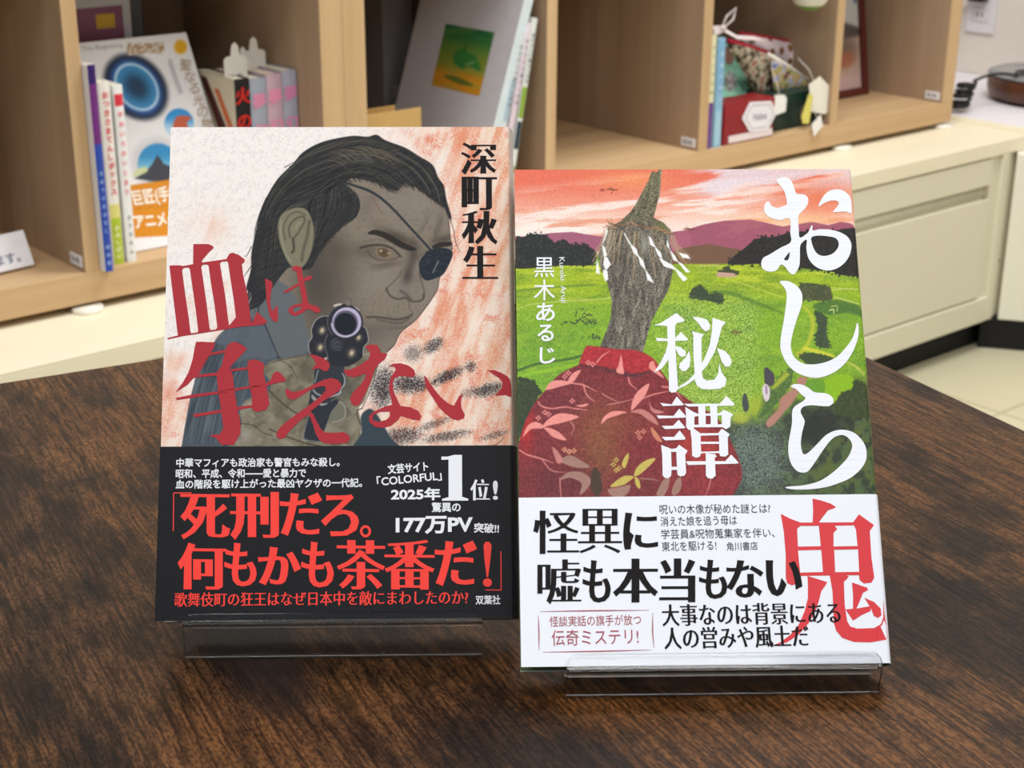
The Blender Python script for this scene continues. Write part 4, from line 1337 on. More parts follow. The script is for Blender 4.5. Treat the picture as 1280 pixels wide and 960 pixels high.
    trees(R4([(850, 320), (880, 270), (940, 250), (970, 190), (1060, 250), (1090, 420), (900, 420), (840, 380)]), (54, 66, 36), 1.8, 50, (92, 100, 50))
    trees(R4([(360, 300), (420, 230), (500, 140), (560, 130), (540, 230), (470, 320), (400, 400), (330, 420)]), (76, 106, 52), 2, 30, (150, 168, 60))
    P.line(R4([(520, 150), (470, 200), (430, 240)]), [3, 3, 1.5], (176, 184, 50), .85, 1.5)
    P.blob(*R4([(320, 350)])[0], 9, 14, (158, 176, 50), .9, .4, hard=2)
    P.blob(*R4([(230, 430)])[0], 12, 8, (170, 184, 60), .9, -.2, hard=2)
    P.poly(R4([(590, 175), (650, 170), (640, 215), (600, 270), (560, 330), (500, 400), (430, 480), (390, 480), (400, 440), (470, 370), (480, 310), (540, 260), (590, 220)]), (184, 134, 116), 1.2)
    lay(P.mask(R4([(590, 175), (650, 170), (640, 215), (560, 330), (430, 480), (390, 480), (480, 310)])) * (grain > .6) * .5, (150, 96, 84))
    P.poly(R4([(380, 105), (405, 110), (440, 150), (440, 200), (415, 225), (385, 215), (375, 160)]), (70, 66, 74), .8)
    P.poly(R4([(362, 240), (385, 210), (412, 240), (410, 300), (390, 325), (372, 300)]), (214, 202, 206), .8)
    P.line(R4([(388, 225), (392, 270)]), 1.0, (120, 90, 130), .8)
    P.poly(R4([(235, 300), (250, 268), (268, 300), (275, 370), (250, 390), (235, 350)]), (66, 72, 70), .8)

    # left edge bush
    trees(R2([(20, 330), (50, 305), (95, 320), (135, 365), (130, 400), (110, 440), (70, 520), (40, 600), (10, 640)]), (44, 60, 38), 2, 40, (90, 104, 66))
    # sprigs beside the trunk
    for k in range(70):
        c = R1([(280 + 220 * rng.random(), 945 + rng.normal(0, 10))])[0] if k < 30 else R1([(420 + rng.normal(0, 26), 905 + rng.normal(0, 24))])[0]
        if k > 52:
            c = R2([(430 + rng.normal(0, 26), 90 + rng.normal(0, 10))])[0]
        P.blob(c[0], c[1], 1.6, 1.0, (62, 78, 46), .85, rng.random() * 3, hard=2)
    for k in range(20):
        P.blob(805 + rng.normal(0, 8), 402 + rng.normal(0, 4), 1.5, 1, (80, 92, 60), .7, rng.random() * 3, hard=2)

    # stump
    st = [(757, 284), (750, 300), (745, 318), (748, 335), (757, 355), (762, 375), (761, 395), (756, 412), (748, 432), (745, 440), (800, 444), (806, 420), (812, 400), (822, 382), (833, 362), (838, 340), (837, 320), (834, 300), (836, 288), (826, 278), (814, 272), (818, 256), (822, 240), (823, 225), (824, 209), (818, 215), (812, 214), (808, 225), (800, 240), (792, 255), (785, 265), (772, 277)]
    P.poly(st, (104, 98, 86), .8, smooth=False)
    ms = P.mask(st, smooth=False)
    bark = P.noise(3.4, 16, seed=71, octv=4, rot=-.12)
    lay(ms * sstep(.46, .62, bark + .25 * (grain - .5)) * .85, (58, 54, 50))
    lay(ms * sstep(.56, .70, P.noise(3, 18, seed=73, octv=3, rot=.15)) * .7, (156, 148, 132))
    lay(ms * (1 - sstep(270, 285, y)) * .65, (112, 110, 66))
    lay(ms * (1 - sstep(262, 285, y)) * sstep(.5, .65, P.noise(3, 12, seed=75, rot=.35)) * .7, (60, 58, 40))
    lay(ms * (grain > .62) * .45, (168, 160, 142)); lay(ms * (grain < .34) * .5, (44, 42, 40))
    P.blob(826, 284, 10, 7, (112, 110, 62), .8, .5, clip=ms)
    P.blob(770, 320, 9, 22, (52, 48, 46), .6, 0, clip=ms)
    P.blob(803, 305, 5, 12, (150, 154, 140), .8, 0, clip=ms)
    P.line([(824, 209), (822, 228), (821, 245)], .8, (150, 146, 130), .7)
    # rope and straw
    for k in range(46):
        t = rng.random()
        X = 752 + 86 * t
        Y = 282 + 10 * t - 10 * math.sin(math.pi * t) * .6
        P.line([(X - 5, Y + rng.normal(0, 2)), (X + 5, Y + 2 + rng.normal(0, 2))], .5, ((176, 142, 104), (92, 70, 54), (140, 108, 78))[k % 3], .85)
    for k in range(60):
        t = rng.random()
        X = 752 + 88 * t
        L = 26 + 22 * rng.random()
        P.line([(X, 286 + 8 * t), (X + (t - .5) * 14, 286 + 8 * t + L * .5), (X + (t - .45) * 40 + rng.normal(0, 2), 286 + 8 * t + L)], .32, ((190, 164, 124), (132, 108, 82), (214, 196, 160))[k % 3], .6, .4)
    for pts in (((560, 390), (530, 460), (500, 530), (470, 580)), ((930, 455), (990, 540), (1030, 600)), ((600, 410), (600, 520), (590, 600)), ((720, 440), (720, 560), (715, 680)), ((820, 470), (830, 560), (850, 680)), ((870, 440), (920, 520), (960, 580))):
        P.line(R1(pts), .5, (186, 158, 118), .85)
    for px_, py_ in ((565, 345), (585, 340), (572, 360)):
        P.line(R1([(px_, py_), (px_ - 8, py_ - 14)]), .4, (110, 90, 70), .8)
    # folded paper streamers
    for strip in ([(555, 385), (562, 400), (540, 460), (525, 490)], [(525, 480), (545, 500), (556, 545), (540, 560), (532, 520)], [(540, 550), (558, 560), (580, 600), (550, 640), (535, 600)], [(535, 630), (560, 640), (565, 690), (545, 702), (532, 660)],
                  [(655, 410), (665, 415), (700, 480), (690, 480)], [(690, 470), (735, 510), (748, 560), (715, 530)], [(740, 540), (775, 580), (790, 640), (755, 600)], [(785, 630), (815, 670), (838, 715), (800, 695)],
                  [(805, 430), (820, 440), (850, 500), (815, 485)], [(840, 490), (880, 530), (890, 575), (860, 545)], [(865, 560), (940, 600), (985, 640), (900, 615)], [(960, 620), (1000, 650), (1040, 690), (1015, 705), (985, 670)],
                  [(915, 450), (925, 470), (935, 520), (915, 490)], [(930, 510), (965, 550), (985, 590), (955, 575)], [(975, 580), (1010, 600), (1058, 650), (1030, 650)], [(985, 530), (1040, 545), (1058, 570), (1010, 562)], [(495, 570), (505, 600), (515, 660), (490, 650)]):
        P.poly(R1(strip), (240, 242, 240), .6, smooth=False)

    # kimono
    km = R2([(385, 140), (420, 138), (540, 155), (640, 160), (700, 180), (750, 215), (790, 280), (860, 370), (930, 425), (1000, 470), (1080, 520), (1150, 640), (1200, 750), (1216, 830), (1190, 900), (1150, 960), (1150, 990), (0, 990), (20, 700), (30, 640), (60, 540), (110, 440), (170, 370), (240, 290), (345, 235), (350, 220), (365, 180)])
    P.poly(km, (126, 38, 46), .8)
    mk = P.mask(km)
    lay(mk * np.exp(-((x - 700) / 60) ** 2 - ((y - 500) / 45) ** 2) * .6, (108, 42, 54))
    lay(mk * np.exp(-((x - 748) / 28) ** 2 - ((y - 560) / 55) ** 2) * .9, (134, 84, 48))
    lay(mk * np.exp(-((x - 755) / 50) ** 2 - ((y - 530) / 20) ** 2) * .6, (138, 76, 48))
    lay(mk * np.exp(-((x - 655) / 10) ** 2 - ((y - 535) / 30) ** 2) * .9, (186, 28, 36))
    lay(mk * np.exp(-((x - 700) / 50) ** 2 - ((y - 605) / 30) ** 2) * .75, (92, 34, 42))
    lay(mk * np.exp(-((x - 870) / 30) ** 2 - ((y - 560) / 26) ** 2) * .8, (196, 60, 52))
    lay(mk * np.exp(-((x - 880) / 34) ** 2 - ((y - 606) / 18) ** 2) * .7, (150, 46, 54))
    lay(mk * np.exp(-((x - 800) / 30) ** 2 - ((y - 612) / 20) ** 2) * .6, (104, 38, 44))
    P.poly(R2([(385, 140), (420, 138), (540, 155), (640, 160), (700, 180), (750, 215), (775, 270), (720, 265), (640, 290), (560, 270), (440, 245), (355, 235), (350, 220), (365, 180)]), (178, 40, 50), 1.2)
    P.line(R2([(350, 238), (440, 250), (560, 278), (640, 296), (720, 275)]), [1, 2, 3, 3, 1], (84, 34, 44), .8, 1.5)
    lay(mk * (fine > .56) * .22 * grain, (206, 110, 100))
    lay(mk * (fine < .42) * .3 * grain, (52, 16, 24))

    def leaf(pts, col, vein=True):
        P.poly(R2(pts), col, .7)

    PK, PD, YL, BR = (232, 146, 138), (196, 124, 118), (196, 178, 88), (160, 120, 108)
    for pts, c in (([(170, 370), (200, 325), (260, 320), (305, 335), (240, 355)], PK), ([(285, 330), (310, 285), (355, 265), (330, 310), (305, 335)], PK), ([(50, 620), (70, 565), (110, 540), (150, 555), (150, 575), (90, 580)], PK),
                   ([(150, 570), (185, 525), (250, 495), (345, 515), (260, 545), (190, 560)], PK), ([(160, 570), (210, 580), (250, 605), (278, 640), (215, 625), (180, 595)], PK), ([(625, 480), (635, 420), (670, 370), (720, 340), (700, 400), (660, 450)], PK),
                   ([(465, 555), (480, 515), (530, 485), (600, 490), (560, 505), (500, 525)], PK), ([(620, 490), (680, 475), (740, 510), (770, 560), (720, 535), (670, 500)], PD), ([(545, 275), (560, 230), (570, 185), (580, 240), (585, 285)], PK), ([(720, 255), (725, 225), (745, 220), (755, 250), (800, 310), (750, 280)], PK),
                   ([(730, 570), (760, 600), (790, 650), (760, 640), (735, 605)], (206, 130, 100)), ([(245, 745), (300, 720), (370, 755), (405, 785), (330, 785), (270, 765)], BR), ([(205, 675), (235, 700), (260, 745), (235, 765), (215, 720)], PD),
                   ([(640, 825), (660, 780), (710, 745), (755, 740), (710, 790), (660, 830)], YL), ([(640, 835), (590, 830), (540, 860), (515, 890), (580, 880), (620, 855)], YL), ([(645, 835), (670, 860), (672, 900), (650, 880)], YL), ([(575, 770), (590, 730), (612, 710), (608, 750), (590, 790)], YL),
                   ([(245, 850), (290, 810), (360, 810), (410, 850), (390, 900), (350, 930), (360, 870), (300, 840)], BR), ([(760, 930), (780, 880), (800, 850), (830, 840), (820, 900), (790, 945)], BR), ([(840, 920), (860, 860), (890, 840), (890, 900), (860, 935)], BR), ([(720, 430), (740, 470), (800, 490), (760, 500), (730, 480)], PD),
                   ([(330, 455), (355, 450), (400, 445), (370, 462)], PK), ([(500, 905), (560, 890), (620, 880), (600, 930), (540, 950)], BR)):
        leaf(pts, c)
    for pts, c in ((((130, 435), (145, 455), (200, 470), (270, 462), (320, 470)), PK), (((305, 335), (370, 345), (440, 380)), PK), (((370, 345), (390, 400), (432, 435)), PK), (((500, 450), (560, 440), (640, 420)), PD), (((610, 305), (620, 340), (655, 370)), PK), (((680, 420), (750, 395), (830, 380)), PK),
                   (((30, 690), (70, 715), (140, 735), (210, 760)), PK), (((150, 740), (200, 800), (280, 810)), PD), (((440, 225), (470, 190), (510, 165)), PK), (((300, 540), (320, 570), (305, 610)), PD), (((245, 840), (248, 900), (255, 960)), PD), (((790, 355), (850, 370), (900, 430)), PK), (((1050, 840), (1040, 890), (1020, 940)), PD), (((470, 390), (500, 410), (560, 440)), PD), (((670, 845), (740, 850), (770, 860)), BR), (((320, 470), (390, 478)), PK)):
        P.line(R2(pts), [.9] * (len(pts) - 1) + [.4], c, .85, .5)
    for cx, cy, c in ((290, 280, PK), (270, 300, PK), (395, 225, PK), (420, 235, PK), (165, 490, PK), (185, 500, PK), (130, 520, PK), (310, 430, PK), (295, 700, (230, 170, 130)), (270, 690, (230, 170, 130)), (320, 695, (220, 160, 120)), (660, 600, (222, 140, 120)), (690, 595, (222, 140, 120)), (670, 625, (222, 140, 120)), (545, 745, YL), (530, 770, YL), (560, 790, YL), (545, 800, YL), (575, 905, BR)):
        for a in range(4):
            P.blob(*R2([(cx + 9 * math.cos(a * 1.57), cy + 9 * math.sin(a * 1.57))])[0], 1.5, 1.3, c, .9, hard=2)
    trees(R2([(420, 800), (440, 790), (460, 830), (470, 900), (440, 940), (410, 880)]), (66, 50, 36), 1.5, 14)
    P.c *= (1 + 0.14 * (grain - .5))[:, None]
    return P.c


_yt = 0.0595
ys = np.r_[np.linspace(0, _yt - 0.002, 12), np.arange(_yt - 0.0016, NR.H, 0.00025), NR.H]
ink_grid('dust_jacket', columns(NR, 0.00025), ys, lambda q: NR.wrap(q), paint_right, M_JACKET_R, RB, 'glossy jacket with sunset, green fields and red kimono')
page_block(NR, M_PAGES, RB)
tl = hmap(NR.Hm, [(647.7, 621.6), (1090, 619)])
band(NR, tl[0][1], tl[1][1], M_BAND_WHITE, RB, 'white paper band')

t = Print(NR.Hm, NR.wrap)
z = Z(940, 210, 6.857)
t.poly(z([(190, 115), (215, 90), (255, 82), (295, 95), (325, 130), (345, 190), (365, 225), (420, 232), (455, 255), (460, 300), (435, 350), (385, 400), (375, 440), (380, 520), (388, 600), (440, 575), (465, 550), (485, 505), (498, 500), (500, 540), (560, 530), (650, 535), (740, 560), (800, 600), (830, 660), (820, 740), (780, 810), (720, 860), (640, 885), (560, 870), (500, 830), (460, 770), (445, 690), (447, 620), (395, 665), (390, 760), (385, 840), (355, 900), (330, 918), (295, 895), (260, 850), (225, 835), (190, 880), (130, 893), (75, 870), (58, 825), (75, 775), (130, 745), (220, 690), (310, 640), (308, 560), (302, 440), (220, 450), (150, 435), (100, 400), (82, 350), (95, 305), (122, 290), (150, 330), (200, 345), (260, 325), (278, 310), (265, 230), (235, 170)]), True,
       holes=[z([(490, 640), (490, 600), (540, 585), (620, 590), (690, 605), (720, 640), (715, 690), (670, 740), (600, 760), (545, 745), (510, 700)]), z([(255, 785), (302, 722), (302, 722), (300, 760), (285, 795)])])
t.poly(z([(548, 335), (575, 270), (620, 215), (680, 190), (750, 195), (810, 240), (838, 300), (838, 370), (825, 392), (770, 380), (690, 385), (675, 378), (720, 320), (710, 290), (660, 285), (600, 305)]), True)
t.poly(Z(960, 340, 6.857)([(80, 90), (110, 80), (160, 85), (220, 120), (262, 170), (275, 230), (262, 310), (220, 430), (190, 540), (175, 630), (190, 710), (230, 760), (300, 795), (400, 795), (500, 770), (580, 725), (650, 650), (700, 580), (728, 500), (742, 445), (752, 460), (755, 540), (735, 620), (690, 720), (620, 810), (530, 875), (420, 912), (320, 905), (220, 865), (150, 800), (105, 720), (85, 640), (95, 530), (115, 420), (130, 310), (140, 200), (120, 140)]), True)
t.poly(Z(970, 470, 6.4)([(100, 90), (130, 70), (190, 75), (240, 100), (290, 135), (380, 145), (430, 175), (440, 215), (410, 245), (360, 248), (280, 240), (220, 245), (185, 265), (180, 300), (205, 350), (210, 380), (190, 460), (180, 540), (190, 610), (210, 632), (250, 610), (320, 540), (380, 480), (450, 445), (530, 438), (610, 465), (675, 530), (703, 600), (700, 680), (660, 750), (580, 820), (480, 865), (380, 895), (250, 912), (120, 912), (60, 900), (80, 890), (200, 880), (320, 850), (420, 790), (500, 720), (560, 650), (590, 570), (570, 515), (520, 480), (460, 490), (410, 530), (350, 610), (290, 700), (240, 765), (200, 778), (150, 765), (105, 710), (82, 630), (82, 540), (100, 440), (110, 370), (110, 300), (130, 250), (215, 190), (180, 150), (140, 110)]), True)
z = Z(810, 385, 8.727)
for p in ([(35, 190), (110, 165), (200, 110), (285, 55), (380, 135), (350, 155), (290, 165), (270, 200), (275, 420), (285, 600), (305, 880), (280, 920), (230, 925), (205, 900), (200, 560), (130, 660), (40, 705), (110, 600), (165, 490), (190, 400), (185, 200), (110, 190)],
          [(60, 325), (190, 335), (275, 330), (335, 262), (415, 345), (400, 358), (190, 360), (75, 362)], [(275, 420), (330, 428), (390, 475), (385, 520), (350, 540), (310, 515), (280, 450)], [(425, 470), (440, 560), (430, 640), (390, 690), (350, 690), (315, 655), (320, 610), (380, 550)],
          [(455, 255), (585, 290), (558, 330), (562, 700), (575, 770), (620, 795), (700, 785), (740, 720), (755, 605), (775, 700), (830, 780), (820, 850), (760, 885), (640, 892), (560, 885), (510, 850), (490, 800), (470, 500), (470, 300)],
          [(680, 110), (825, 160), (780, 210), (740, 370), (700, 490), (620, 630), (500, 770), (400, 840), (305, 885), (300, 870), (420, 790), (490, 710), (590, 560), (650, 400), (672, 250)],
          [(455, 100), (540, 105), (620, 130), (655, 190), (645, 240), (600, 258), (560, 220), (520, 160)], [(725, 440), (810, 470), (870, 530), (888, 590), (870, 640), (820, 645), (780, 590), (750, 500)]):
    t.poly(z(p))
z = Z(810, 485, 8)
for p in ([(100, 150), (215, 165), (265, 85), (335, 165), (330, 175), (130, 182)], [(65, 275), (235, 280), (290, 208), (360, 285), (350, 298), (85, 305)], [(115, 380), (230, 378), (285, 318), (350, 395), (340, 405), (150, 412)], [(115, 490), (240, 490), (295, 425), (355, 505), (345, 518), (150, 525)],
          [(335, 160), (700, 160), (760, 80), (845, 165), (835, 180), (380, 188)], [(480, 170), (550, 170), (555, 380), (485, 380)], [(595, 170), (670, 170), (670, 380), (610, 380)], [(355, 735), (555, 735), (750, 735), (810, 670), (885, 750), (870, 760), (380, 772)], [(555, 655), (650, 665), (665, 690), (645, 700), (655, 880), (620, 910), (580, 905), (558, 880)]):
    t.poly(z(p))
t.poly(z([(110, 570), (215, 610), (260, 605), (290, 570), (375, 630), (350, 670), (360, 850), (340, 880), (300, 885), (275, 870), (270, 820), (215, 820), (210, 880), (180, 905), (140, 895), (125, 870), (122, 680)]), holes=[z([(210, 640), (262, 640), (268, 790), (215, 790)])])
t.poly(z([(350, 190), (430, 240), (475, 260), (690, 255), (740, 220), (830, 270), (805, 300), (800, 390), (760, 415), (720, 395), (440, 395), (430, 420), (385, 420), (360, 395), (358, 260)]), holes=[z([(442, 290), (485, 280), (485, 370), (442, 370)]), z([(555, 280), (605, 280), (605, 365), (555, 365)]), z([(672, 280), (715, 275), (718, 365), (675, 368)])])
t.poly(z([(400, 410), (440, 410), (500, 455), (680, 455), (715, 410), (795, 465), (775, 500), (780, 670), (750, 690), (700, 685), (690, 655), (510, 655), (495, 690), (455, 700), (420, 680), (415, 520)]), holes=[z([(505, 480), (685, 475), (690, 540), (505, 540)]), z([(505, 562), (690, 562), (690, 635), (510, 640)])])
t.build('title_lettering', M_INK_WHITE, RB, 0.00010, 'large white brushed title')

t = Print(NR.Hm, NR.wrap)
for ch, b, k in (('黒', (665, 321, 690, 346), .004), ('木', (664.5, 349, 691, 375), .004), ('あ', (667.5, 378, 691, 401), .016), ('る', (669, 405, 689.5, 426), .016), ('じ', (672, 433.5, 691.5, 454), .016)):
    t.fit(ch, *b, bold=k)
t.line('Kuroki  Aruji', (695.5, 321), (698.5, 378), 8.5, 0)
t.build('author_lettering', M_INK_WHITE, RB, 0.00010, 'white author name set upright')

z = Z(960, 615, 4.8)
t = Print(NR.Hm, NR.wrap)
t.poly(z([(252, 45), (300, 55), (360, 75), (392, 95), (385, 102), (345, 115), (310, 160), (285, 195), (252, 200), (256, 120)]))
t.poly(z([(62, 135), (120, 165), (180, 188), (495, 188), (530, 140), (620, 205), (595, 240), (605, 400), (622, 520), (605, 550), (560, 555), (535, 535), (530, 505), (175, 508), (165, 550), (130, 565), (100, 550), (92, 515), (92, 380), (80, 240)]),
       holes=[z([(160, 225), (180, 208), (290, 208), (302, 330), (165, 332)]), z([(400, 228), (385, 208), (500, 206), (512, 230), (522, 330), (378, 332), (378, 250)]), z([(165, 355), (305, 352), (315, 485), (178, 488)]), z([(382, 352), (525, 350), (532, 485), (388, 486)])])
for p in ([(222, 508), (340, 545), (330, 565), (305, 600), (290, 660), (270, 720), (230, 790), (170, 860), (100, 905), (0, 930), (60, 905), (120, 860), (170, 800), (205, 720), (225, 640), (225, 560)],
          [(355, 503), (440, 503), (470, 510), (460, 525), (440, 545), (445, 680), (460, 780), (480, 815), (470, 860), (395, 840), (380, 790), (372, 600)],
          [(395, 838), (478, 812), (520, 825), (620, 822), (655, 803), (700, 892), (600, 908), (500, 905), (430, 880)],
          [(640, 815), (662, 798), (676, 760), (682, 650), (690, 740), (720, 840), (715, 880), (690, 894), (640, 890)],
          [(488, 548), (580, 580), (585, 595), (555, 610), (535, 660), (515, 705), (600, 690), (600, 720), (545, 745), (495, 777), (470, 740), (450, 710), (495, 705), (495, 620)], [(562, 640), (620, 665), (660, 705), (665, 745), (645, 762), (620, 750), (600, 700)]):
    t.poly(z(p))
t.build('demon_character', M_INK_ONI, RB, 0.00042, 'large red character on the white band')

t = Print(NR.Hm, NR.wrap)
for ch, b in (('怪', (664, 638, 721.5, 692)), ('異', (720, 636, 775, 691.4)), ('に', (776.4, 640.8, 820, 687)), ('嘘', (669.5, 699, 724.4, 755)), ('も', (725.8, 700, 761, 753)), ('本', (763.7, 698.4, 820, 753)), ('当', (821.4, 698.4, 866.4, 753)), ('も', (871, 700, 906.4, 749)), ('な', (905, 700.7, 951.4, 747.6)), ('い', (954, 701, 1000, 746))):
    t.fit(ch, *b, **(dict(bold=.042, ay=.006) if ch in 'にもない' else dict(bold=.024, ay=-.014) if ch in '嘘怪異' else dict(bold=.046, ay=-.008)))
t.line('大事なのは背景にある', (825.6, 782.5), (1048.4, 780), 26, .030, -.004)
t.line('人の営みや風土だ', (828, 811.5), (1009, 808.7), 26, .030, -.004)
t.build('headline_lettering', M_INK_BLACK, RB, 0.00050, 'black headline on the white band')

t = Print(NR.Hm, NR.wrap)
t.line('呪いの木像が秘めた謎とは?', (822, 642.9), (960, 642), 11.5)
t.line('消えた娘を追う母は', (823.4, 658), (918.5, 656.6), 11.5)
t.line('学芸員&呪物蒐集家を伴い、', (824, 673.9), (965.5, 672.5), 11.5)
t.line('東北を駆ける!', (824.8, 689.4), (893, 687.9), 11.5)
t.line('角川書店', (905.8, 688.7), (944.4, 688), 10)
t.build('blurb_lettering', M_INK_GREY, RB, 0.00050, 'small grey blurb on the white band')
t = Print(NR.Hm, NR.wrap)
t.line('怪談実話の旗手が放つ', (685, 782.8), (799, 780.8), 12.5)
t.line('伝奇ミステリ!', (687.8, 806.7), (796, 804.7), 19)
z = Z(640, 600, 3.556)
for p in ([(118, 583), (350, 580), (600, 579)], [(130, 763), (380, 760), (610, 755)], [(109, 600), (112, 680), (112, 755)], [(617, 590), (616, 670), (622, 745)]):
    t.stroke(z(p), [.2, .7, .2])
t.build('box_lettering', M_INK_ROSE, RB, 0.00050, 'rose coloured note in a thin box')

# ------------------------------------------------------------------ clear stands under the two novels
M_ACRYL, nt, p = new_mat('clear_acrylic')
p.inputs['Base Color'].default_value = (0.97, 0.98, 0.99, 1)
p.inputs['Roughness'].default_value = 0.10
p.inputs['IOR'].default_value = 1.28
p.inputs['Transmission Weight'].default_value = 1.0


def stand(nv, x0, x1, lip, label, mat):
    """bent sheet: lip, ledge, leaning back plate, rear leg and front foot"""
    R = empty('book_stand', Matrix.Translation((0, 0, TZ)) @ Matrix(((1, 0, 0, 0), (0, 1, 0, 0), (0, 0, 1, 0), (0, 0, 0, 1))), label, 'book stand')
    o_ = nv.M @ Vector(((x0 + x1) / 2, 0, 0))
    R.matrix_world = Matrix.Translation((o_.x, o_.y, TZ))
    inv = R.matrix_world.inverted()
    L = inv @ nv.M
    th, T = 0.0018, nv.T
    m = MB()
    r = 0.004
    pts = [(x0, -th), (x1, -th), (x1, lip - r)] + [(x1 - r + r * math.cos(a), lip - r + r * math.sin(a)) for a in (0.5, 1.05, 1.57)] + [(x0 + r - r * math.sin(a), lip - r + r * math.cos(a)) for a in (0, 0.5, 1.05)] + [(x0, lip - r)]
    m.prism(pts, 0.0008, 0.0008 + th, bev=0.0004, M=L); m.build('lip', mat, R)
    m = MB(); m.box(x0, x1, -th - 0.0003, -0.0003, -T - 0.001, 0.0007, bev=0.0003, M=L); m.build('ledge', mat, R)
    m = MB(); m.box(x0, x1, -th, 0.115, -T - 0.0032, -T - 0.0012, bev=0.0004, M=L); m.build('back_plate', mat, R)
    # foot from the ledge front down to the table, rear leg from the back plate top down to it
    fw = (nv.M.to_3x3() @ Vector((0, 0, 1))); fw.z = 0; fw.normalize()
    xd = nv.M.to_3x3() @ Vector((1, 0, 0))

    def slab(a, b, name, thick):
        d = (b - a).normalized()
        n_ = xd.cross(d).normalized()
        q = [nv.M @ Vector((x0, 0, 0)) - nv.M @ Vector((0, 0, 0)), nv.M @ Vector((x1, 0, 0)) - nv.M @ Vector((0, 0, 0))]
        Fm = inv @ frame(a + q[0], xd, d, n_)
        MB().box(0, x1 - x0, 0, (b - a).length, -thick / 2, thick / 2, bev=0.0003, M=Fm).build(name, mat, R)
    a = nv.M @ Vector((0, -th, 0.0012))
    slab(a, Vector((a.x, a.y, 0)) - fw * 0.0015 + Vector((0, 0, TZ + 0.0006)), 'front_foot', th)
    a = nv.M @ Vector((0, 0.1135, -T - 0.0045))
    b = Vector((a.x, a.y, TZ + 0.001)) - fw * 0.030
    slab(a, b, 'rear_leg', th)
    return R


_x = hmap(NL.Hm, [(231, 776), (604, 772)])
stand(NL, _x[0][0], _x[1][0], 0.0022, 'clear acrylic stand under the gunman cover book', M_ACRYL)
_x = hmap(NR.Hm, [(706, 830), (1098, 828)])
stand(NR, _x[0][0], _x[1][0], 0.0038, 'clear acrylic stand under the red kimono cover book', M_ACRYL)

# ------------------------------------------------------------------ things in the bookcases
M_SHEET = printed('printed_paper', 0.5, 0.3)
M_COVERS = {}


def cm(rgb, rough=0.45):
    k = tuple(rgb)
    if k not in M_COVERS:
        M_COVERS[k] = plain('cover_%02x%02x%02x' % k, k, rough, 0.35, vary=0.03, scale=60)
    return M_COVERS[k]


def book_frame(u, n, z=SHELF, tilt=0.0, yaw=0.0):
    """base corner at the spine's near left; tilt leans it to the right, yaw turns it"""
    X = U * math.cos(yaw) + N * math.sin(yaw)
    Y = N * math.cos(yaw) - U * math.sin(yaw)
    Zt = ZV * math.cos(tilt) + X * math.sin(tilt)
    Xt = X * math.cos(tilt) - ZV * math.sin(tilt)
    return frame(un(u, n, z), Xt, Y, Zt)


def shelf_book(u, n, t, h, d, cover, label, group=None, spine=None, texts=(), tilt=0.0, yaw=0.0, left=None, z=SHELF, back=None):
    """upright book: cover wrapped round a page block; spine = colour bands [(z0, z1, rgb)],
    texts = [(string, top, bottom, rgb, size)] running down the spine"""
    lift = t * math.sin(tilt) if tilt > 0 else 0.0
    R = empty('shelf_book', book_frame(u, n, z + lift, tilt, yaw), label, 'book', group)
    c = 0.0012
    m = MB()
    m.box(0, c, c * 0.5, d, 0, h, bev=0.0003)
    m.box(t - c, t, c * 0.5, d, 0, h, bev=0.0003)
    k = [(0, c), (t * 0.12, c * 0.2), (t * 0.5, -0.0006), (t * 0.88, c * 0.2), (t, c), (t - c, c * 1.6), (t * 0.5, c), (c, c * 1.6)]
    m.prism(k, 0, h)
    o = m.build('cover', [cm(cover), cm(left or cover)], R)
    for f in o.data.polygons:
        if f.normal.x < -0.7 and f.center.x < c * 0.3:
            f.material_index = 1
    m = MB(); m.box(c, t - c, c * 1.7, d - 0.002, 0.002, h - 0.002); m.build('page_block', M_PAGES, R)
    if spine:
        for z0, z1, rgb in spine:
            m = MB(); m.prism([(0.0002, c * 0.7), (t * 0.12, c * 0.2 - 0.0003), (t * 0.5, -0.0010), (t * 0.88, c * 0.2 - 0.0003), (t - 0.0002, c * 0.7), (t * 0.5, 0.0006)], z0, z1)
            tag(m.build('spine_print', cm(rgb), R), 'coloured field on the spine')
    for s, z1, z0, rgb, sz in texts:
        pr_ = Print(np.eye(3), lambda V, off: np.c_[V[:, 0], np.full(len(V), -off), V[:, 1]])
        step = (z1 - z0) / len(s)
        for i, ch in enumerate(s):
            if ch == ' ':
                continue
            w, f = embolden(ch, .035, .02)
            a, b = w.min(0), w.max(0)
            if ch in 'ー―':
                w = np.c_[w[:, 1] - (a[1] + b[1]) / 2, -(w[:, 0] - (a[0] + b[0]) / 2)]
            else:
                w = w - (a + b) / 2
            pr_.add(np.c_[t / 2 + w[:, 0] * sz, z1 - step * (i + .5) + w[:, 1] * sz], f)
        pr_.build('spine_lettering', cm(rgb), R, 0.0014)
    return R


def flat_text(R, name, mat, items, off=0.0012, axis='front'):
    """lettering on the local x-z face (items: string, x0, x1, z0, z1, vertical)"""
    pr_ = Print(np.eye(3), lambda V, o_: np.c_[V[:, 0], np.full(len(V), -o_), V[:, 1]])
    for s, x0, x1, z0, z1, vert in items:
        if vert:
            st = (z1 - z0) / len(s)
            for i, ch in enumerate(s):
                w, f = embolden(ch, .02, .01)
                a, b = w.min(0), w.max(0)
                t_ = (w - a) / (b - a)
                pr_.add(np.c_[x0 + t_[:, 0] * (x1 - x0), z1 - st * (i + .92) + t_[:, 1] * st * .84], f)
        else:
            w, f = embolden(s, .02, .02)
            a, b = w.min(0), w.max(0)
            t_ = (w - a) / (b - a)
            pr_.add(np.c_[x0 + t_[:, 0] * (x1 - x0), z0 + t_[:, 1] * (z1 - z0)], f)
    return pr_.build(name, mat, R, off)


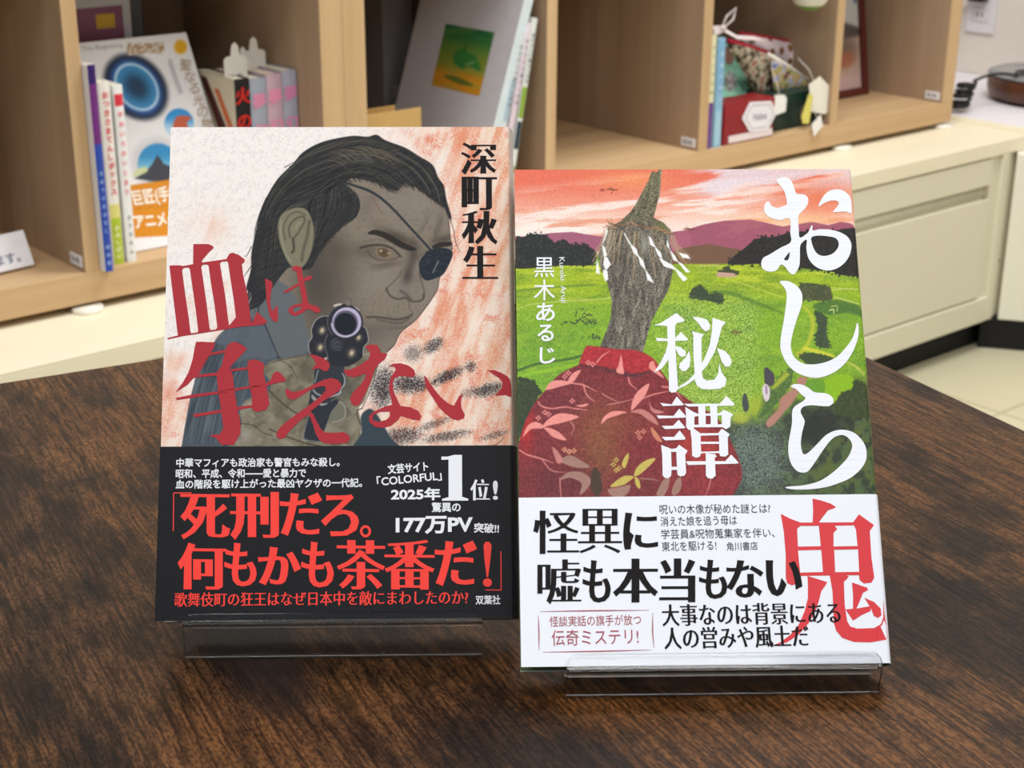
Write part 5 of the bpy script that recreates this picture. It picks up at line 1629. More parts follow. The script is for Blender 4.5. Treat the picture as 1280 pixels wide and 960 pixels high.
# -- left compartment: white notice on its side
R = empty('shelf_sign', frame(un(-1.955, 0.172, SHELF), U * math.cos(.10) + N * math.sin(.10), N * math.cos(.35) * 1.0 - U * math.sin(.10) + ZV * 0.36, ZV - N * 0.36), 'white notice block lying on the left bookcase floor near its front', 'sign')
SM = R.matrix_world
R.matrix_world = frame(un(-1.965, 0.176, SHELF + 0.004), U * math.cos(.13) + N * math.sin(.13), (N * math.cos(.13) - U * math.sin(.13)) * math.cos(.42) - ZV * math.sin(.42), ZV * math.cos(.42) + (N * math.cos(.13) - U * math.sin(.13)) * math.sin(.42))
m = MB(); m.box(0, 0.238, 0, 0.012, 0, 0.044, bev=0.001); m.build('block', cm((238, 238, 242)), R)
flat_text(R, 'sign_lettering', cm((120, 124, 150)), [('ご自由にお読みくださいます。', 0.030, 0.222, 0.007, 0.021, False)], 0.0004)

# -- second compartment of the left bookcase
shelf_book(-1.6725, 0.1353, 0.0112, 0.247, 0.19, (226, 226, 228), 'picture book with a purple and blue spine and a plain pale side', 'picture books beside the divider',
           spine=[(0, 0.155, (44, 74, 170)), (0.155, 0.247, (112, 44, 124)), (0.225, 0.2465, (52, 62, 160))], texts=[('まほうのおはなし 絵本館', 0.125, 0.006, (150, 176, 226), 0.0055)], left=(216, 216, 220))
shelf_book(-1.6500, 0.1560, 0.0140, 0.222, 0.18, (236, 232, 226), 'white spined picture book with red lettering and a lime green foot', 'picture books beside the divider',
           spine=[(0, 0.058, (176, 196, 52)), (0.058, 0.075, (222, 214, 130))], texts=[('おつきさまてんしボックス', 0.212, 0.085, (214, 64, 70), 0.0088), ('かみしばい', 0.05, 0.006, (236, 236, 190), 0.007)])
shelf_book(-1.6322, 0.1550, 0.0118, 0.2165, 0.18, (238, 238, 238), 'thin white spined picture book with a red dot on top', 'picture books beside the divider',
           spine=[(0.192, 0.206, (220, 54, 74))], texts=[('ゆめいろのいとまり', 0.188, 0.082, (230, 130, 138), 0.0074), ('ようちえん', 0.062, 0.008, (120, 120, 124), 0.006)])

# the big art book leaning back, facing the room
AL = 0.463
BWd, BHt = 0.181, 0.272
BM = frame(un(-1.627, 0.190, SHELF + 0.001), U, N * math.cos(AL) - ZV * math.sin(AL), ZV * math.cos(AL) + N * math.sin(AL))
BB = empty('art_book', BM, 'large white art book with a glowing blue ring and orange band, leaning back', 'book')


def local_px(M, XZ):
    """where points of a sheet's local x-z face stand in the photograph's frame, for tracing its print"""
    return project(np.array([M @ Vector((a, 0, b)) for a, b in XZ]))


def sheet_print(M, w, h):
    c = [(0, h), (w, h), (w, 0), (0, 0)]
    return Print(homography(local_px(M, c), c), lambda V, o_: np.c_[V[:, 0], np.full(len(V), -o_), V[:, 1]])


def paint_big(XY):
    q = local_px(BM, XY)
    P = Paint(q[:, 0] * 3.2, q[:, 1] * 3.2, (238, 237, 239))
    ev = np.arange(len(XY))
    X, Y = P.x, P.y

    def ell(cx, cy, rx, ry, rot):
        c, s_ = math.cos(rot), math.sin(rot)
        dx, dy = X - cx, Y - cy
        return np.sqrt(((dx * c + dy * s_) / rx) ** 2 + ((-dx * s_ + dy * c) / ry) ** 2)
    e = ell(543, 348, 158, 122, .85)
    P.mix(ev, 1 - sstep(.80, 1.04, e), (30, 36, 52))
    P.mix(ev, 1 - sstep(.6, .95, e), (26, 58, 116))
    e2 = ell(546, 348, 104, 76, .9)
    P.mix(ev, (1 - sstep(.98, 1.3, e2)) * .85, (60, 118, 190))
    P.mix(ev, 1 - sstep(.97, 1.07, e2), (190, 222, 248))
    P.mix(ev, 1 - sstep(.86, .96, e2), (62, 140, 196))
    P.mix(ev, 1 - sstep(.2, .85, e2), (34, 66, 98))

    def disc(cx_, cy_, r, c0, c1):
        a = 1 - sstep(r * .88, r, np.hypot(X - cx_, Y - cy_))
        P.mix(ev, a, c0)
        P.mix(ev, a * sstep(cy_ - r * .5, cy_ + r * .5, Y), c1)
    disc(716, 492, 62, (56, 150, 220), (190, 220, 238))
    P.poly([(690, 512), (704, 470), (728, 462), (766, 470), (748, 490), (752, 520), (700, 530)], (196, 96, 66), 4)
    P.blob(628, 650, 105, 105, (204, 204, 210), .9, hard=4)
    disc(632, 654, 86, (52, 140, 196), (150, 204, 218))
    P.poly([(536, 715), (575, 692), (606, 660), (630, 618), (655, 655), (700, 672), (740, 720), (640, 730)], (62, 64, 74), 3, smooth=False)
    P.poly([(530, 706), (545, 680), (580, 668), (590, 684), (560, 700)], (206, 214, 160), 5)
    P.poly([(505, 742), (900, 690), (930, 930), (520, 952)], (216, 138, 18), 1.5, smooth=False)
    P.line([(508, 838), (900, 800)], 1.2, (170, 104, 20), .7)
    P.poly([(500, 185), (655, 165), (660, 205), (515, 222)], (216, 204, 190), 2, smooth=False)
    P.mix(ev, (X > 510) & (X < 655) & (Y > 172) & (Y < 216) & (P.noise(9, seed=5) > .5), (180, 146, 110))
    P.blob(722, 188, 27, 30, (230, 170, 20), .95, hard=4)
    P.line([(300, 172), (760, 128)], 1.5, (190, 184, 172), .8)
    P.line([(680, 245), (700, 310), (722, 368)], 9, (170, 170, 174), .6, 3)
    return P.c


ink_grid('front_cover', np.linspace(0, BWd, 170), np.linspace(0, BHt, 236), lambda q: np.c_[q[:, 0], np.full(len(q), -0.0002), q[:, 1]], paint_big, M_SHEET, BB, 'white printed cover with blue ring')
m = MB(); m.box(0, BWd, 0, 0.002, 0, BHt, bev=0.0004); m.box(0, BWd, 0.014, 0.016, 0, BHt, bev=0.0004); m.box(BWd - 0.001, BWd + 0.001, 0.001, 0.015, 0, BHt)
m.build('cover_boards', cm((236, 235, 236)), BB)
m = MB(); m.box(0.003, BWd - 0.001, 0.002, 0.014, 0.003, BHt - 0.003); m.build('page_block', M_PAGES, BB)
t = sheet_print(BM, BWd, BHt)
z = Z(0, 0, 3.2)
for k, ch in enumerate('聖なる光の物'):
    cx_, cy_ = 742 + 17 * k, 262 + 47 * k
    t.fit(ch, *z([(cx_ - 22, cy_ - 24)])[0], *z([(cx_ + 22, cy_ + 20)])[0], .01)
t.build('title_lettering', cm((176, 152, 122)), BB, 0.0006)
t = sheet_print(BM, BWd, BHt)
t.line('The Beginning', *z([(330, 206), (492, 190)]), 7, 0)
t.build('subtitle_lettering', cm((176, 172, 168)), BB, 0.0006)
t = sheet_print(BM, BWd, BHt)
t.line('巨匠(手塚', *z([(538, 822), (730, 796)]), 18, .03)
t.line('アニメー', *z([(542, 916), (716, 896)]), 17, .04)
t.build('band_lettering', cm((250, 240, 222)), BB, 0.0006)

# thin books standing at the back of the same compartment
def panel_book(u, n, w, h, t, face, label, bands, yaw=0.0):
    R = empty('picture_book', book_frame(u, n, SHELF, 0, yaw), label, 'book', 'picture books deep behind the art book')
    m = MB(); m.box(0, w, 0, 0.0015, 0, h, bev=0.0004); m.box(0, w, t - 0.0015, t, 0, h, bev=0.0004); m.box(w - 0.0015, w, 0, t, 0, h, bev=0.0004)
    m.build('cover', cm(face), R)
    m = MB(); m.box(0.002, w - 0.0015, 0.0015, t - 0.0015, 0.002, h - 0.002); m.build('page_block', M_PAGES, R)
    for k_, (x0, x1, z0, z1, rgb) in enumerate(bands):
        m = MB(); m.box(x0, x1, -0.0004 - 0.0004 * k_, 0.0004, z0, z1); tag(m.build('cover_print', cm(rgb), R), 'printed panel')
    return R
panel_book(-1.640, 0.335, 0.130, 0.300, 0.012, (176, 174, 180), 'deep picture book with a purple panel and yellow spot', [(0.0, 0.118, 0.235, 0.283, (122, 70, 96)), (0.080, 0.106, 0.256, 0.274, (190, 150, 40))])
panel_book(-1.640, 0.40, 0.180, 0.345, 0.02, (118, 122, 130), 'plain grey file standing deepest behind the art book', [(0.02, 0.06, 0.05, 0.12, (150, 152, 156))])
panel_book(-1.645, 0.372, 0.125, 0.335, 0.012, (190, 192, 194), 'deepest picture book with a dark teal panel', [(0.0, 0.100, 0.283, 0.312, (22, 46, 54))])

# manga by the right divider of this compartment, set back
MG = 'volumes set back beside the divider'
VN = 0.205
R = shelf_book(-1.4400, VN, 0.0225, 0.196, 0.11, (26, 22, 24), 'black spined volume with red lettering and a paper slip', MG, texts=[('火の鳥', 0.191, 0.09, (196, 36, 34), 0.023)], left=(206, 196, 172))
for pts_, rgb in (([(0.004, 0.10), (0.03, 0.10), (0.085, 0.19), (0.070, 0.19)], (70, 22, 18)), ([(0.004, 0.125), (0.016, 0.125), (0.050, 0.178), (0.040, 0.178)], (196, 96, 44))):
    m = MB(); m.prism(pts_, 0.0002, 0.0006 if rgb[0] < 100 else 0.0010, M=Matrix(((0, 0, -1, 0), (1, 0, 0, 0), (0, 1, 0, 0), (0, 0, 0, 1))))
    tag(m.build('cover_print', cm(rgb), R), 'flame coloured streak on the cover')
for u_, t_, h_, a, b, lb in ((-1.4170, 0.0245, 0.194, (150, 156, 170), (226, 140, 176), 'bluish grey spined volume with pink marks next to the black one'), (-1.3920, 0.0235, 0.197, (186, 158, 170), (240, 150, 186), 'pinkish grey spined volume between two bluish grey ones'), (-1.3680, 0.0225, 0.199, (156, 160, 176), (224, 140, 186), 'bluish grey spined volume nearest the divider')):
    shelf_book(u_, VN, t_, h_, 0.11, a, lb, MG, spine=[(0.06, h_, tuple(min(255, int(c * 1.06)) for c in a))], texts=[('夢幻', h_ - 0.010, h_ - 0.088, b, 0.021)])
# paper slips sticking out of the volumes
def slip(u, n, z, w, h, label):
    R = MB().prism([(0, 0), (w, 0), (w, h * .76), (w * .86, h * .80), (w * .70, h * .80), (w * .64, h * .95), (w * .5, h), (w * .36, h * .95), (w * .30, h * .80), (w * .14, h * .80), (0, h * .76)], 0, 0.0006, M=frame(un(u, n, z), U, ZV, -N)).build('paper_slip', cm((222, 216, 208)))
    tag(R, label, 'paper slip', 'order slips in the volumes')
    m = Print(np.eye(3), lambda V, o_: [tuple(q) for q in np.c_[V[:, 0], V[:, 1], np.full(len(V), 0.0008)]])
    w_, f_ = embolden('注文', .02, .02)
    m.add((w_ - w_.min(0)) * np.array((w * .34, w * .34)) + np.array((w * .14, h * .42)), f_)
    mm = m.build('slip_lettering', cm((150, 146, 142)), R, 0)
    me = R.data
    M4 = frame(un(u, n, z), U, ZV, -N)
    me.transform(M4.inverted()); R.matrix_world = M4
    return R
slip(-1.4360, 0.235, -0.100, 0.0340, 0.088, 'paper slip standing out of the black spined volume')
slip(-1.4080, 0.255, -0.100, 0.0250, 0.078, 'small paper slip behind the first bluish grey volume')
slip(-1.3920, 0.262, -0.100, 0.0350, 0.088, 'paper slip standing above the pinkish grey volume')

# -- first compartment of the right bookcase
R = empty('file_box', UF(-1.035, 0.44, SHELF), 'grey file box at the back of the compartment with the leaning board', 'box')
m = MB(); m.box(0, 0.058, 0, 0.06, 0, 0.33, bev=0.002); m.build('box_body', cm((120, 120, 124)), R)
m = MB(); m.box(0.018, 0.040, -0.001, 0.001, 0.03, 0.11); m.build('index_card', cm((150, 150, 152)), R)
R = empty('cardboard_box', UF(-1.268, 0.168, SHELF), 'small kraft cardboard box low in front of the leaning board', 'box')
m = MB(); m.box(0, 0.100, 0, 0.060, 0, 0.105, bev=0.001); m.build('box_body', cm((190, 152, 92), 0.75), R)
m = MB(); m.box(0.002, 0.098, -0.001, 0.0005, 0.1045, 0.134, bev=0.0004); m.build('front_flap', cm((196, 160, 100), 0.75), R)
m = MB(); m.box(0.002, 0.098, 0.0595, 0.061, 0.1045, 0.128, bev=0.0004); m.build('rear_flap', cm((186, 148, 90), 0.75), R)

LBd = 0.235
LB_ = empty('picture_board_book', book_frame(-1.0760, 0.158, SHELF + 0.005, 0.315), 'large pale grey board book with a green picture, leaning right', 'book')
m = MB(); m.box(0, 0.002, 0.001, LBd, 0, 0.31, bev=0.0005); m.box(0.015, 0.017, 0.001, LBd, 0, 0.31, bev=0.0005); m.box(0.0, 0.017, 0.0, 0.002, 0, 0.31, bev=0.0005)
o = m.build('cover_boards', [cm((196, 194, 200)), cm((214, 226, 232))], LB_)
for f in o.data.polygons:
    if f.normal.y < -0.7: f.material_index = 1
m = MB(); m.box(0.002, 0.015, 0.002, LBd - 0.004, 0.003, 0.307); m.build('page_block', M_PAGES, LB_)


def paint_pic(XY):
    P = Paint(XY[:, 0] * 100, (1 - XY[:, 1]) * 130, (60, 120, 60))
    ev = np.arange(len(P.x))
    P.mix(ev, sstep(10, 75, P.y), (126, 140, 52)); P.mix(ev, sstep(75, 105, P.y), (206, 142, 36))
    P.mix(ev, (1 - sstep(0, 40, P.y)) * .7, (24, 98, 62))
    P.mix(ev, sstep(.5, .75, P.noise(40, 14, seed=8)) * .35, (150, 160, 80))
    P.poly([(30, 58), (38, 46), (50, 44), (60, 50), (72, 52), (84, 66), (92, 80), (80, 80), (66, 76), (56, 84), (42, 80), (32, 70)], (56, 122, 58), 3)
    P.line([(50, 44), (50, 36)], 1.6, (40, 84, 40), .9)
    P.line([(60, 74), (74, 66)], 2, (150, 180, 110), .7, 2)
    P.poly([(20, 104), (50, 102), (84, 112), (60, 116), (30, 110)], (96, 108, 44), 2.5)
    return P.c


_pc = book_frame(-1.0760, 0.158, SHELF + 0.005, 0.315)
ink_grid('cover_picture', np.linspace(0, 1, 60), np.linspace(0, 1, 78), lambda q: np.c_[np.full(len(q), -0.0003), 0.160 - 0.114 * q[:, 0], 0.130 + 0.093 * q[:, 1]], paint_pic, M_SHEET, LB_, 'small green and orange picture on the cover')
WB_ = 'white spined thin books beside the divider'
for k, (b_, ta, h_, rgb, sp, lb) in enumerate(((-1.0575, 0.265, 0.232, (214, 222, 226), [(0.10, 0.16, (170, 190, 204)), (0.062, 0.07, (40, 46, 54))], 'bluish white thin book leaning next to the grey board book'),
                                               (-1.0395, 0.228, 0.238, (226, 216, 224), [(0.09, 0.19, (224, 206, 218))], 'pinkish white thin book in the middle of the leaning row'),
                                               (-1.0215, 0.190, 0.243, (224, 228, 226), [(0.10, 0.145, (140, 172, 60)), (0.055, 0.095, (46, 62, 76)), (0.02, 0.03, (150, 166, 120))], 'white thin book with a green and navy patch on its spine'))):
    shelf_book(b_, 0.156, 0.0095, h_, 0.20, rgb, lb, WB_, spine=sp, texts=[('あたらしい暮らしの本', h_ - 0.02, 0.12 if k != 2 else 0.15, (128, 132, 138), 0.0058)], tilt=ta)

# -- third compartment of the right bookcase: gift goods
shelf_book(-0.6055, 0.1510, 0.0135, 0.182, 0.15, (228, 224, 186), 'cream and purple spined booklet against the divider', 'booklets beside the gift boxes', spine=[(0, 0.075, (104, 64, 140))], texts=[('おやつの手帖', 0.170, 0.085, (160, 160, 120), 0.006)])
shelf_book(-0.5880, 0.1500, 0.0165, 0.176, 0.15, (140, 184, 214), 'light blue spined booklet in front of the mint green book', 'booklets beside the gift boxes', spine=[(0.005, 0.06, (162, 200, 220)), (0.09, 0.172, (128, 176, 212))], texts=[('手紙のほん', 0.160, 0.07, (206, 226, 238), 0.007)])
MA = 0.50
MM = frame(un(-0.530, 0.206, SHELF + 0.001), U, N * math.cos(MA) - ZV * math.sin(MA), ZV * math.cos(MA) + N * math.sin(MA))
R = empty('cover_book', MM, 'mint green book with a white wreath, leaning back behind the red box', 'book')
MW, MH = 0.127, 0.155


def paint_mint(XY):
    q = local_px(MM, XY)
    P = Paint(q[:, 0] * 8 - 7040, q[:, 1] * 8, (146, 210, 180))
    rng = np.random.default_rng(5)
    P.blob(262, 815, 62, 110, (232, 228, 224), .95, hard=3)
    for k in range(46):
        a = rng.random() * 6.28
        P.line([(262 + 36 * math.cos(a), 815 + 66 * math.sin(a)), (262 + 56 * math.cos(a + .25), 815 + 104 * math.sin(a + .25))], 4, (120, 126, 122), .6, 3)
    P.line([(230, 780), (260, 830), (285, 780)], 7, (150, 120, 110), .6, 3); P.line([(370, 850), (395, 890), (380, 920)], 8, (70, 110, 90), .8, 4); P.line([(230, 960), (265, 1010), (285, 1050)], 8, (110, 140, 100), .7, 4)
    P.poly([(200, 480), (290, 480), (300, 600), (250, 650), (200, 600)], (150, 112, 96), 8)
    return P.c


ink_grid('front_cover', np.linspace(0, 1, 60), np.linspace(0, 1, 74), lambda q: np.c_[q[:, 0] * MW, np.full(len(q), -0.0003), q[:, 1] * MH], lambda q: paint_mint(q * np.array((MW, MH))), M_SHEET, R)
m = MB(); m.box(0, MW, 0, 0.0015, 0, MH, bev=0.0004); m.box(0, MW, 0.010, 0.0115, 0, MH, bev=0.0004); m.box(-0.0012, 0.0005, 0, 0.0115, 0, MH, bev=0.0003); m.build('cover_boards', cm((146, 210, 180)), R)
m = MB(); m.box(0.0006, MW - 0.002, 0.0015, 0.010, 0.002, MH - 0.002); m.build('page_block', M_PAGES, R)

R = empty('gift_box', UF(-0.5655, 0.1505, SHELF), 'dark red gift box with a white six-sided label', 'box')
m = MB(); m.box(0, 0.122, 0, 0.048, 0, 0.052, bev=0.001); m.build('box_body', cm((138, 26, 36), 0.35), R)
m = MB(); m.box(-0.0008, 0.1228, -0.0008, 0.0488, 0.046, 0.067, bev=0.001); m.build('box_lid', cm((146, 28, 38), 0.35), R)
hexa = [(0.042, 0.040), (0.059, 0.0655), (0.112, 0.0610), (0.127, 0.039), (0.108, 0.0135), (0.062, 0.0155)]
MF = Matrix(((1, 0, 0, 0), (0, 0, -1, 0), (0, 1, 0, 0), (0, 0, 0, 1)))
hl = MB().prism(hexa, 0.0010, 0.0024, M=MF).build('front_label', cm((236, 232, 238)), R); tag(hl, 'white six-sided paper label')
cxh, czh = 0.085, 0.039
pr_ = Print(np.eye(3), lambda V, o_: np.c_[V[:, 0], np.full(len(V), -o_), V[:, 1]])
ins = [(cxh + (a - cxh) * .82, czh + (b - czh) * .78) for a, b in hexa]
for a, b in zip(ins, ins[1:] + ins[:1]):
    dx, dz = b[0] - a[0], b[1] - a[1]; l_ = math.hypot(dx, dz); nx_, nz_ = -dz / l_ * .0006, dx / l_ * .0006
    pr_.add([(a[0] + nx_, a[1] + nz_), (a[0] - nx_, a[1] - nz_), (b[0] - nx_, b[1] - nz_), (b[0] + nx_, b[1] + nz_)], [(0, 1, 2, 3)])
w_, f_ = embolden('Melissa', .02, .02)
t_ = (w_ - w_.min(0)) / (w_.max(0) - w_.min(0))
pr_.add(np.c_[0.068 + t_[:, 0] * 0.034, 0.033 + t_[:, 1] * 0.012], f_)
pr_.build('label_lettering', cm((170, 164, 184)), hl, 0.0028)
m = MB(); m.box(0.012, 0.120, -0.0016, -0.0004, 0.003, 0.0145); tag(m.build('paper_strip', cm((230, 216, 218)), R), 'white paper strip along the foot')

R = empty('gift_box', UF(-0.4160, 0.172, SHELF), 'dark green gift box behind the red box and the tags', 'box')
m = MB(); m.box(0, 0.136, 0, 0.105, 0, 0.050, bev=0.0015); m.build('box_body', cm((20, 44, 36), 0.35), R)
m = MB(); m.box(-0.001, 0.137, -0.001, 0.106, 0.042, 0.062, bev=0.0015); m.build('box_lid', cm((24, 50, 40), 0.35), R)
m = MB(); m.lathe([(0, 0), (0.016, 0), (0.0155, 0.0014), (0, 0.0016)], 24, M=Matrix.Translation((0.080, -0.0008, 0.024)) @ Matrix.Rotation(math.pi / 2, 4, 'X') @ Matrix.Scale(1.0, 4, (0, 1, 0)))
tag(m.build('emblem', cm((84, 72, 56)), R), 'round brownish emblem')

# pouches lying on the boxes
def cloth(name, cols, scale, seed=0):
    m_, nt_, p_ = new_mat(name)
    tc_ = nt_.nodes.new('ShaderNodeTexCoord'); v_ = nt_.nodes.new('ShaderNodeTexNoise'); v_.inputs['Scale'].default_value = scale; v_.inputs['Detail'].default_value = 3
    nt_.links.new(tc_.outputs['Object'], v_.inputs['Vector'])
    r_ = nt_.nodes.new('ShaderNodeValToRGB'); r_.color_ramp.interpolation = 'LINEAR'
    e_ = r_.color_ramp.elements
    e_[0].position, e_[0].color = .36, (*lin(cols[0]), 1); e_[1].position, e_[1].color = .64, (*lin(cols[-1]), 1)
    for i_, c_ in enumerate(cols[1:-1]):
        k_ = e_.new(.36 + .28 * (i_ + 1) / (len(cols) - 1)); k_.color = (*lin(c_), 1)
    nt_.links.new(v_.outputs['Fac'], r_.inputs['Fac']); nt_.links.new(r_.outputs['Color'], p_.inputs['Base Color'])
    p_.inputs['Roughness'].default_value = 0.9; p_.inputs['Specular IOR Level'].default_value = 0.15
    return m_


def dotted(name, ground, dot, scale):
    m_, nt_, p_ = new_mat(name)
    tc_ = nt_.nodes.new('ShaderNodeTexCoord'); v_ = nt_.nodes.new('ShaderNodeTexVoronoi'); v_.inputs['Scale'].default_value = scale; v_.inputs['Randomness'].default_value = 0.15
    mp_ = nt_.nodes.new('ShaderNodeMapping'); mp_.inputs['Scale'].default_value = (1, 0.02, 1)
    nt_.links.new(tc_.outputs['Object'], mp_.inputs['Vector']); nt_.links.new(mp_.outputs['Vector'], v_.inputs['Vector'])
    r_ = nt_.nodes.new('ShaderNodeValToRGB'); e_ = r_.color_ramp.elements
    e_[0].position, e_[0].color = .26, (*lin(dot), 1); e_[1].position, e_[1].color = .32, (*lin(ground), 1)
    nt_.links.new(v_.outputs['Distance'], r_.inputs['Fac']); nt_.links.new(r_.outputs['Color'], p_.inputs['Base Color'])
    p_.inputs['Roughness'].default_value = 0.85
    return m_


M_RED = cm((168, 20, 44), 0.7)


def pouch(outline, n0, thick, mat, label, trim, trim_pts, lean=0.0, group='cloth pouches on the gift boxes'):
    """stuffed cloth pouch: outline in local x-z, zip along the top"""
    u0, z0 = outline[0]
    R = empty('pouch', frame(un(u0, n0, z0), U, N * math.cos(lean) - ZV * math.sin(lean), ZV * math.cos(lean) + N * math.sin(lean)), label, 'pouch', group)
    pts = [(a - u0, b - z0) for a, b in outline]
    b = MB()
    P = spline(pts, k=4)
    cx_, cz_ = sum(q[0] for q in P) / len(P), sum(q[1] for q in P) / len(P)
    for sgn in (-1, 1):
        rows = []
        for r_ in (1.0, .93, .8, .6, .3, .02):
            rows.append([(cx_ + (q[0] - cx_) * r_, thick / 2 + sgn * thick / 2 * math.sqrt(max(0, 1 - r_ ** 2.6)), cz_ + (q[1] - cz_) * r_) for q in P + P[:1]])
        b.sheet(rows)
    bmesh.ops.remove_doubles(b.bm, verts=list(b.bm.verts), dist=1e-5)
    b.build('pouch_body', mat, R, smooth=True)
    MB().tube([(a - u0, thick / 2, c - z0) for a, c in trim_pts], 0.0042, 8, ry=0.0042).build('zip_trim', trim, R, smooth=True)
    return R


def pxz(n, pts):
    """points of the photograph on the plane n behind the cabinet front -> (u, z)"""
    out = []
    for a, b in pts:
        q = at_plane(a, b, un(0, n), N) - P0
        out.append((q.dot(U), q.z))
    return out


pouch(pxz(0.222, [(926, 84), (911, 53), (962, 68), (968, 78), (963, 116), (946, 116)]), 0.212, 0.020, cloth('tapestry_cloth', [(50, 44, 40), (120, 104, 88), (176, 170, 146), (200, 190, 168), (150, 60, 52)], 75), 'patterned tapestry pouch with a short red zip', M_RED, pxz(0.222, [(910, 51), (935, 58), (962, 67)]))
pouch(pxz(0.252, [(968, 80), (926, 44), (1010, 58), (1022, 74), (1022, 100), (1000, 104)]), 0.238, 0.028, dotted('dotted_cloth', (226, 208, 214), (132, 92, 52), 42), 'white pouch with brown dots and a long red zip', M_RED, pxz(0.252, [(924, 42), (965, 49), (1010, 57)]))
pouch(pxz(0.204, [(966, 100), (964, 74), (972, 76), (1014, 104), (1008, 110), (972, 114)]), 0.198, 0.012, cloth('striped_cloth', [(70, 80, 150), (180, 190, 210), (196, 150, 60), (150, 170, 120), (110, 30, 70)], 60), 'small colourful pouch with a white slanting zip', cm((232, 224, 210)), pxz(0.204, [(960, 68), (985, 83), (1014, 104)]))
# swing tags
def swing_tag(pts, n0, label, rgb=(236, 234, 226), cord=None):
    u0, z0 = pts[0]
    R = empty('price_tag', UF(u0, n0, z0), label, 'tag', 'swing tags in front of the pouches')
    MB().prism([(a - u0, b - z0) for a, b in pts], 0, 0.0008, M=MF).build('card', cm(rgb, 0.6), R)
    if cord:
        MB().tube([(a - u0, y_, b - z0) for a, y_, b in cord], 0.0008, 6).build('cord', cm((226, 222, 214)), R, smooth=True)
    return R


swing_tag([(-0.350, -0.174), (-0.322, -0.163), (-0.268, -0.202), (-0.300, -0.231), (-0.338, -0.222)], 0.156, 'large cream card tag hanging before the dark green box', (238, 234, 222), [(-0.335, -0.0004, -0.172), (-0.345, 0.006, -0.150), (-0.352, 0.026, -0.132)])
swing_tag([(-0.447, -0.187), (-0.441, -0.181), (-0.418, -0.183), (-0.411, -0.190), (-0.412, -0.212), (-0.444, -0.216)], 0.152, 'small white card tag on a string left on the green box', (240, 238, 236), [(-0.430, -0.0004, -0.184), (-0.434, 0.004, -0.160), (-0.428, 0.022, -0.140)])
swing_tag([(-0.352, -0.240), (-0.330, -0.226), (-0.322, -0.246), (-0.344, -0.262)], 0.142, 'tiny white card tag over the shelf edge', (240, 238, 234), [(-0.337, -0.0004, -0.232), (-0.344, 0.010, -0.205), (-0.343, 0.016, -0.180)])
R = tag(MB().prism([(0, 0), (0.016, -0.002), (0.022, 0.046), (0.012, 0.050), (-0.004, 0.012)], 0, 0.002, M=UF(-0.366, 0.151, -0.238) @ MF).build('ribbon_tag', cm((222, 212, 110), 0.7)), 'yellow ribbon tag between the dark emblem and the cream card', 'tag')
# white bow at the top left and the hanging ball ornament
R = empty('ribbon_bow', UF(-0.575, 0.168, -0.066), 'pale ribbon bow on top of the booklets', 'bow')
for s_, nm in ((1, 'loop'), (-1, 'loop')):
    MB().tube([(0.012, 0, 0.004), (0.012 + s_ * 0.014, 0.004, 0.012 + .008 * s_), (0.012 + s_ * 0.030, 0, 0.010 + .022 * (s_ > 0)), (0.012 + s_ * 0.022, -0.003, -0.002 + .018 * (s_ > 0)), (0.012, 0, 0.002)], 0.006, 8, ry=0.0018).build(nm, cm((214, 202, 200), 0.5), R, smooth=True)
MB().tube([(0.012, -0.004, 0.002), (0.040, -0.008, -0.012), (0.085, -0.006, -0.018), (0.112, -0.004, -0.024)], 0.0045, 8, ry=0.0012).build('tail', cm((220, 206, 206), 0.5), R, smooth=True)
MB().lathe([(0, -0.005), (0.005, -0.003), (0.006, 0.002), (0.003, 0.006), (0, 0.006)], 12, M=Matrix.Translation((0.012, -0.002, 0.003))).build('knot', cm((206, 192, 190), 0.5), R, smooth=True)

oc = un(-0.346, 0.17, -0.018)
R = empty('ball_ornament', Matrix.Translation(oc), 'round white ornament with red and green hanging by the divider', 'ornament')
prof = [(0.034 * math.sin(a), -0.034 * math.cos(a)) for a in np.linspace(0, math.pi, 17)]
o = MB().lathe(prof, 28).build('ball', [cm((230, 228, 214), 0.3), cm((120, 150, 76), 0.3)], R, smooth=True)
for f in o.data.polygons:
    if f.center.z < -0.022: f.material_index = 1
for dx, dz, rgb, nm in ((0.012, 0.004, (206, 60, 78), 'flower'), (-0.012, -0.008, (236, 236, 228), 'blossom'), (-0.010, 0.012, (206, 60, 78), 'flower')):
    v_ = (U * dx - N * math.sqrt(0.034 ** 2 - dx * dx - dz * dz) + ZV * dz)
    nn_ = v_.normalized()
    m = MB()
    for k in range(5):
        a = k * 1.2566
        s1 = nn_.cross(ZV).normalized(); s2 = nn_.cross(s1)
        m.lathe([(0, -0.001), (0.0038, -0.0004), (0.004, 0.0006), (0, 0.0014)], 10, M=frame(v_ + (s1 * math.cos(a) + s2 * math.sin(a)) * 0.0042, s1, nn_.cross(s1), nn_))
    m.build(nm, cm(rgb, 0.4), R, smooth=True)
MB().lathe([(0, 0.033), (0.006, 0.033), (0.006, 0.040), (0, 0.041)], 14).build('cap', cm((176, 150, 80), 0.35), R)
MB().tube([(0, 0, 0.040), (0.001, 0, 0.085), (0, 0, 0.153)], 0.0006, 6).build('thread', cm((190, 184, 170)), R)

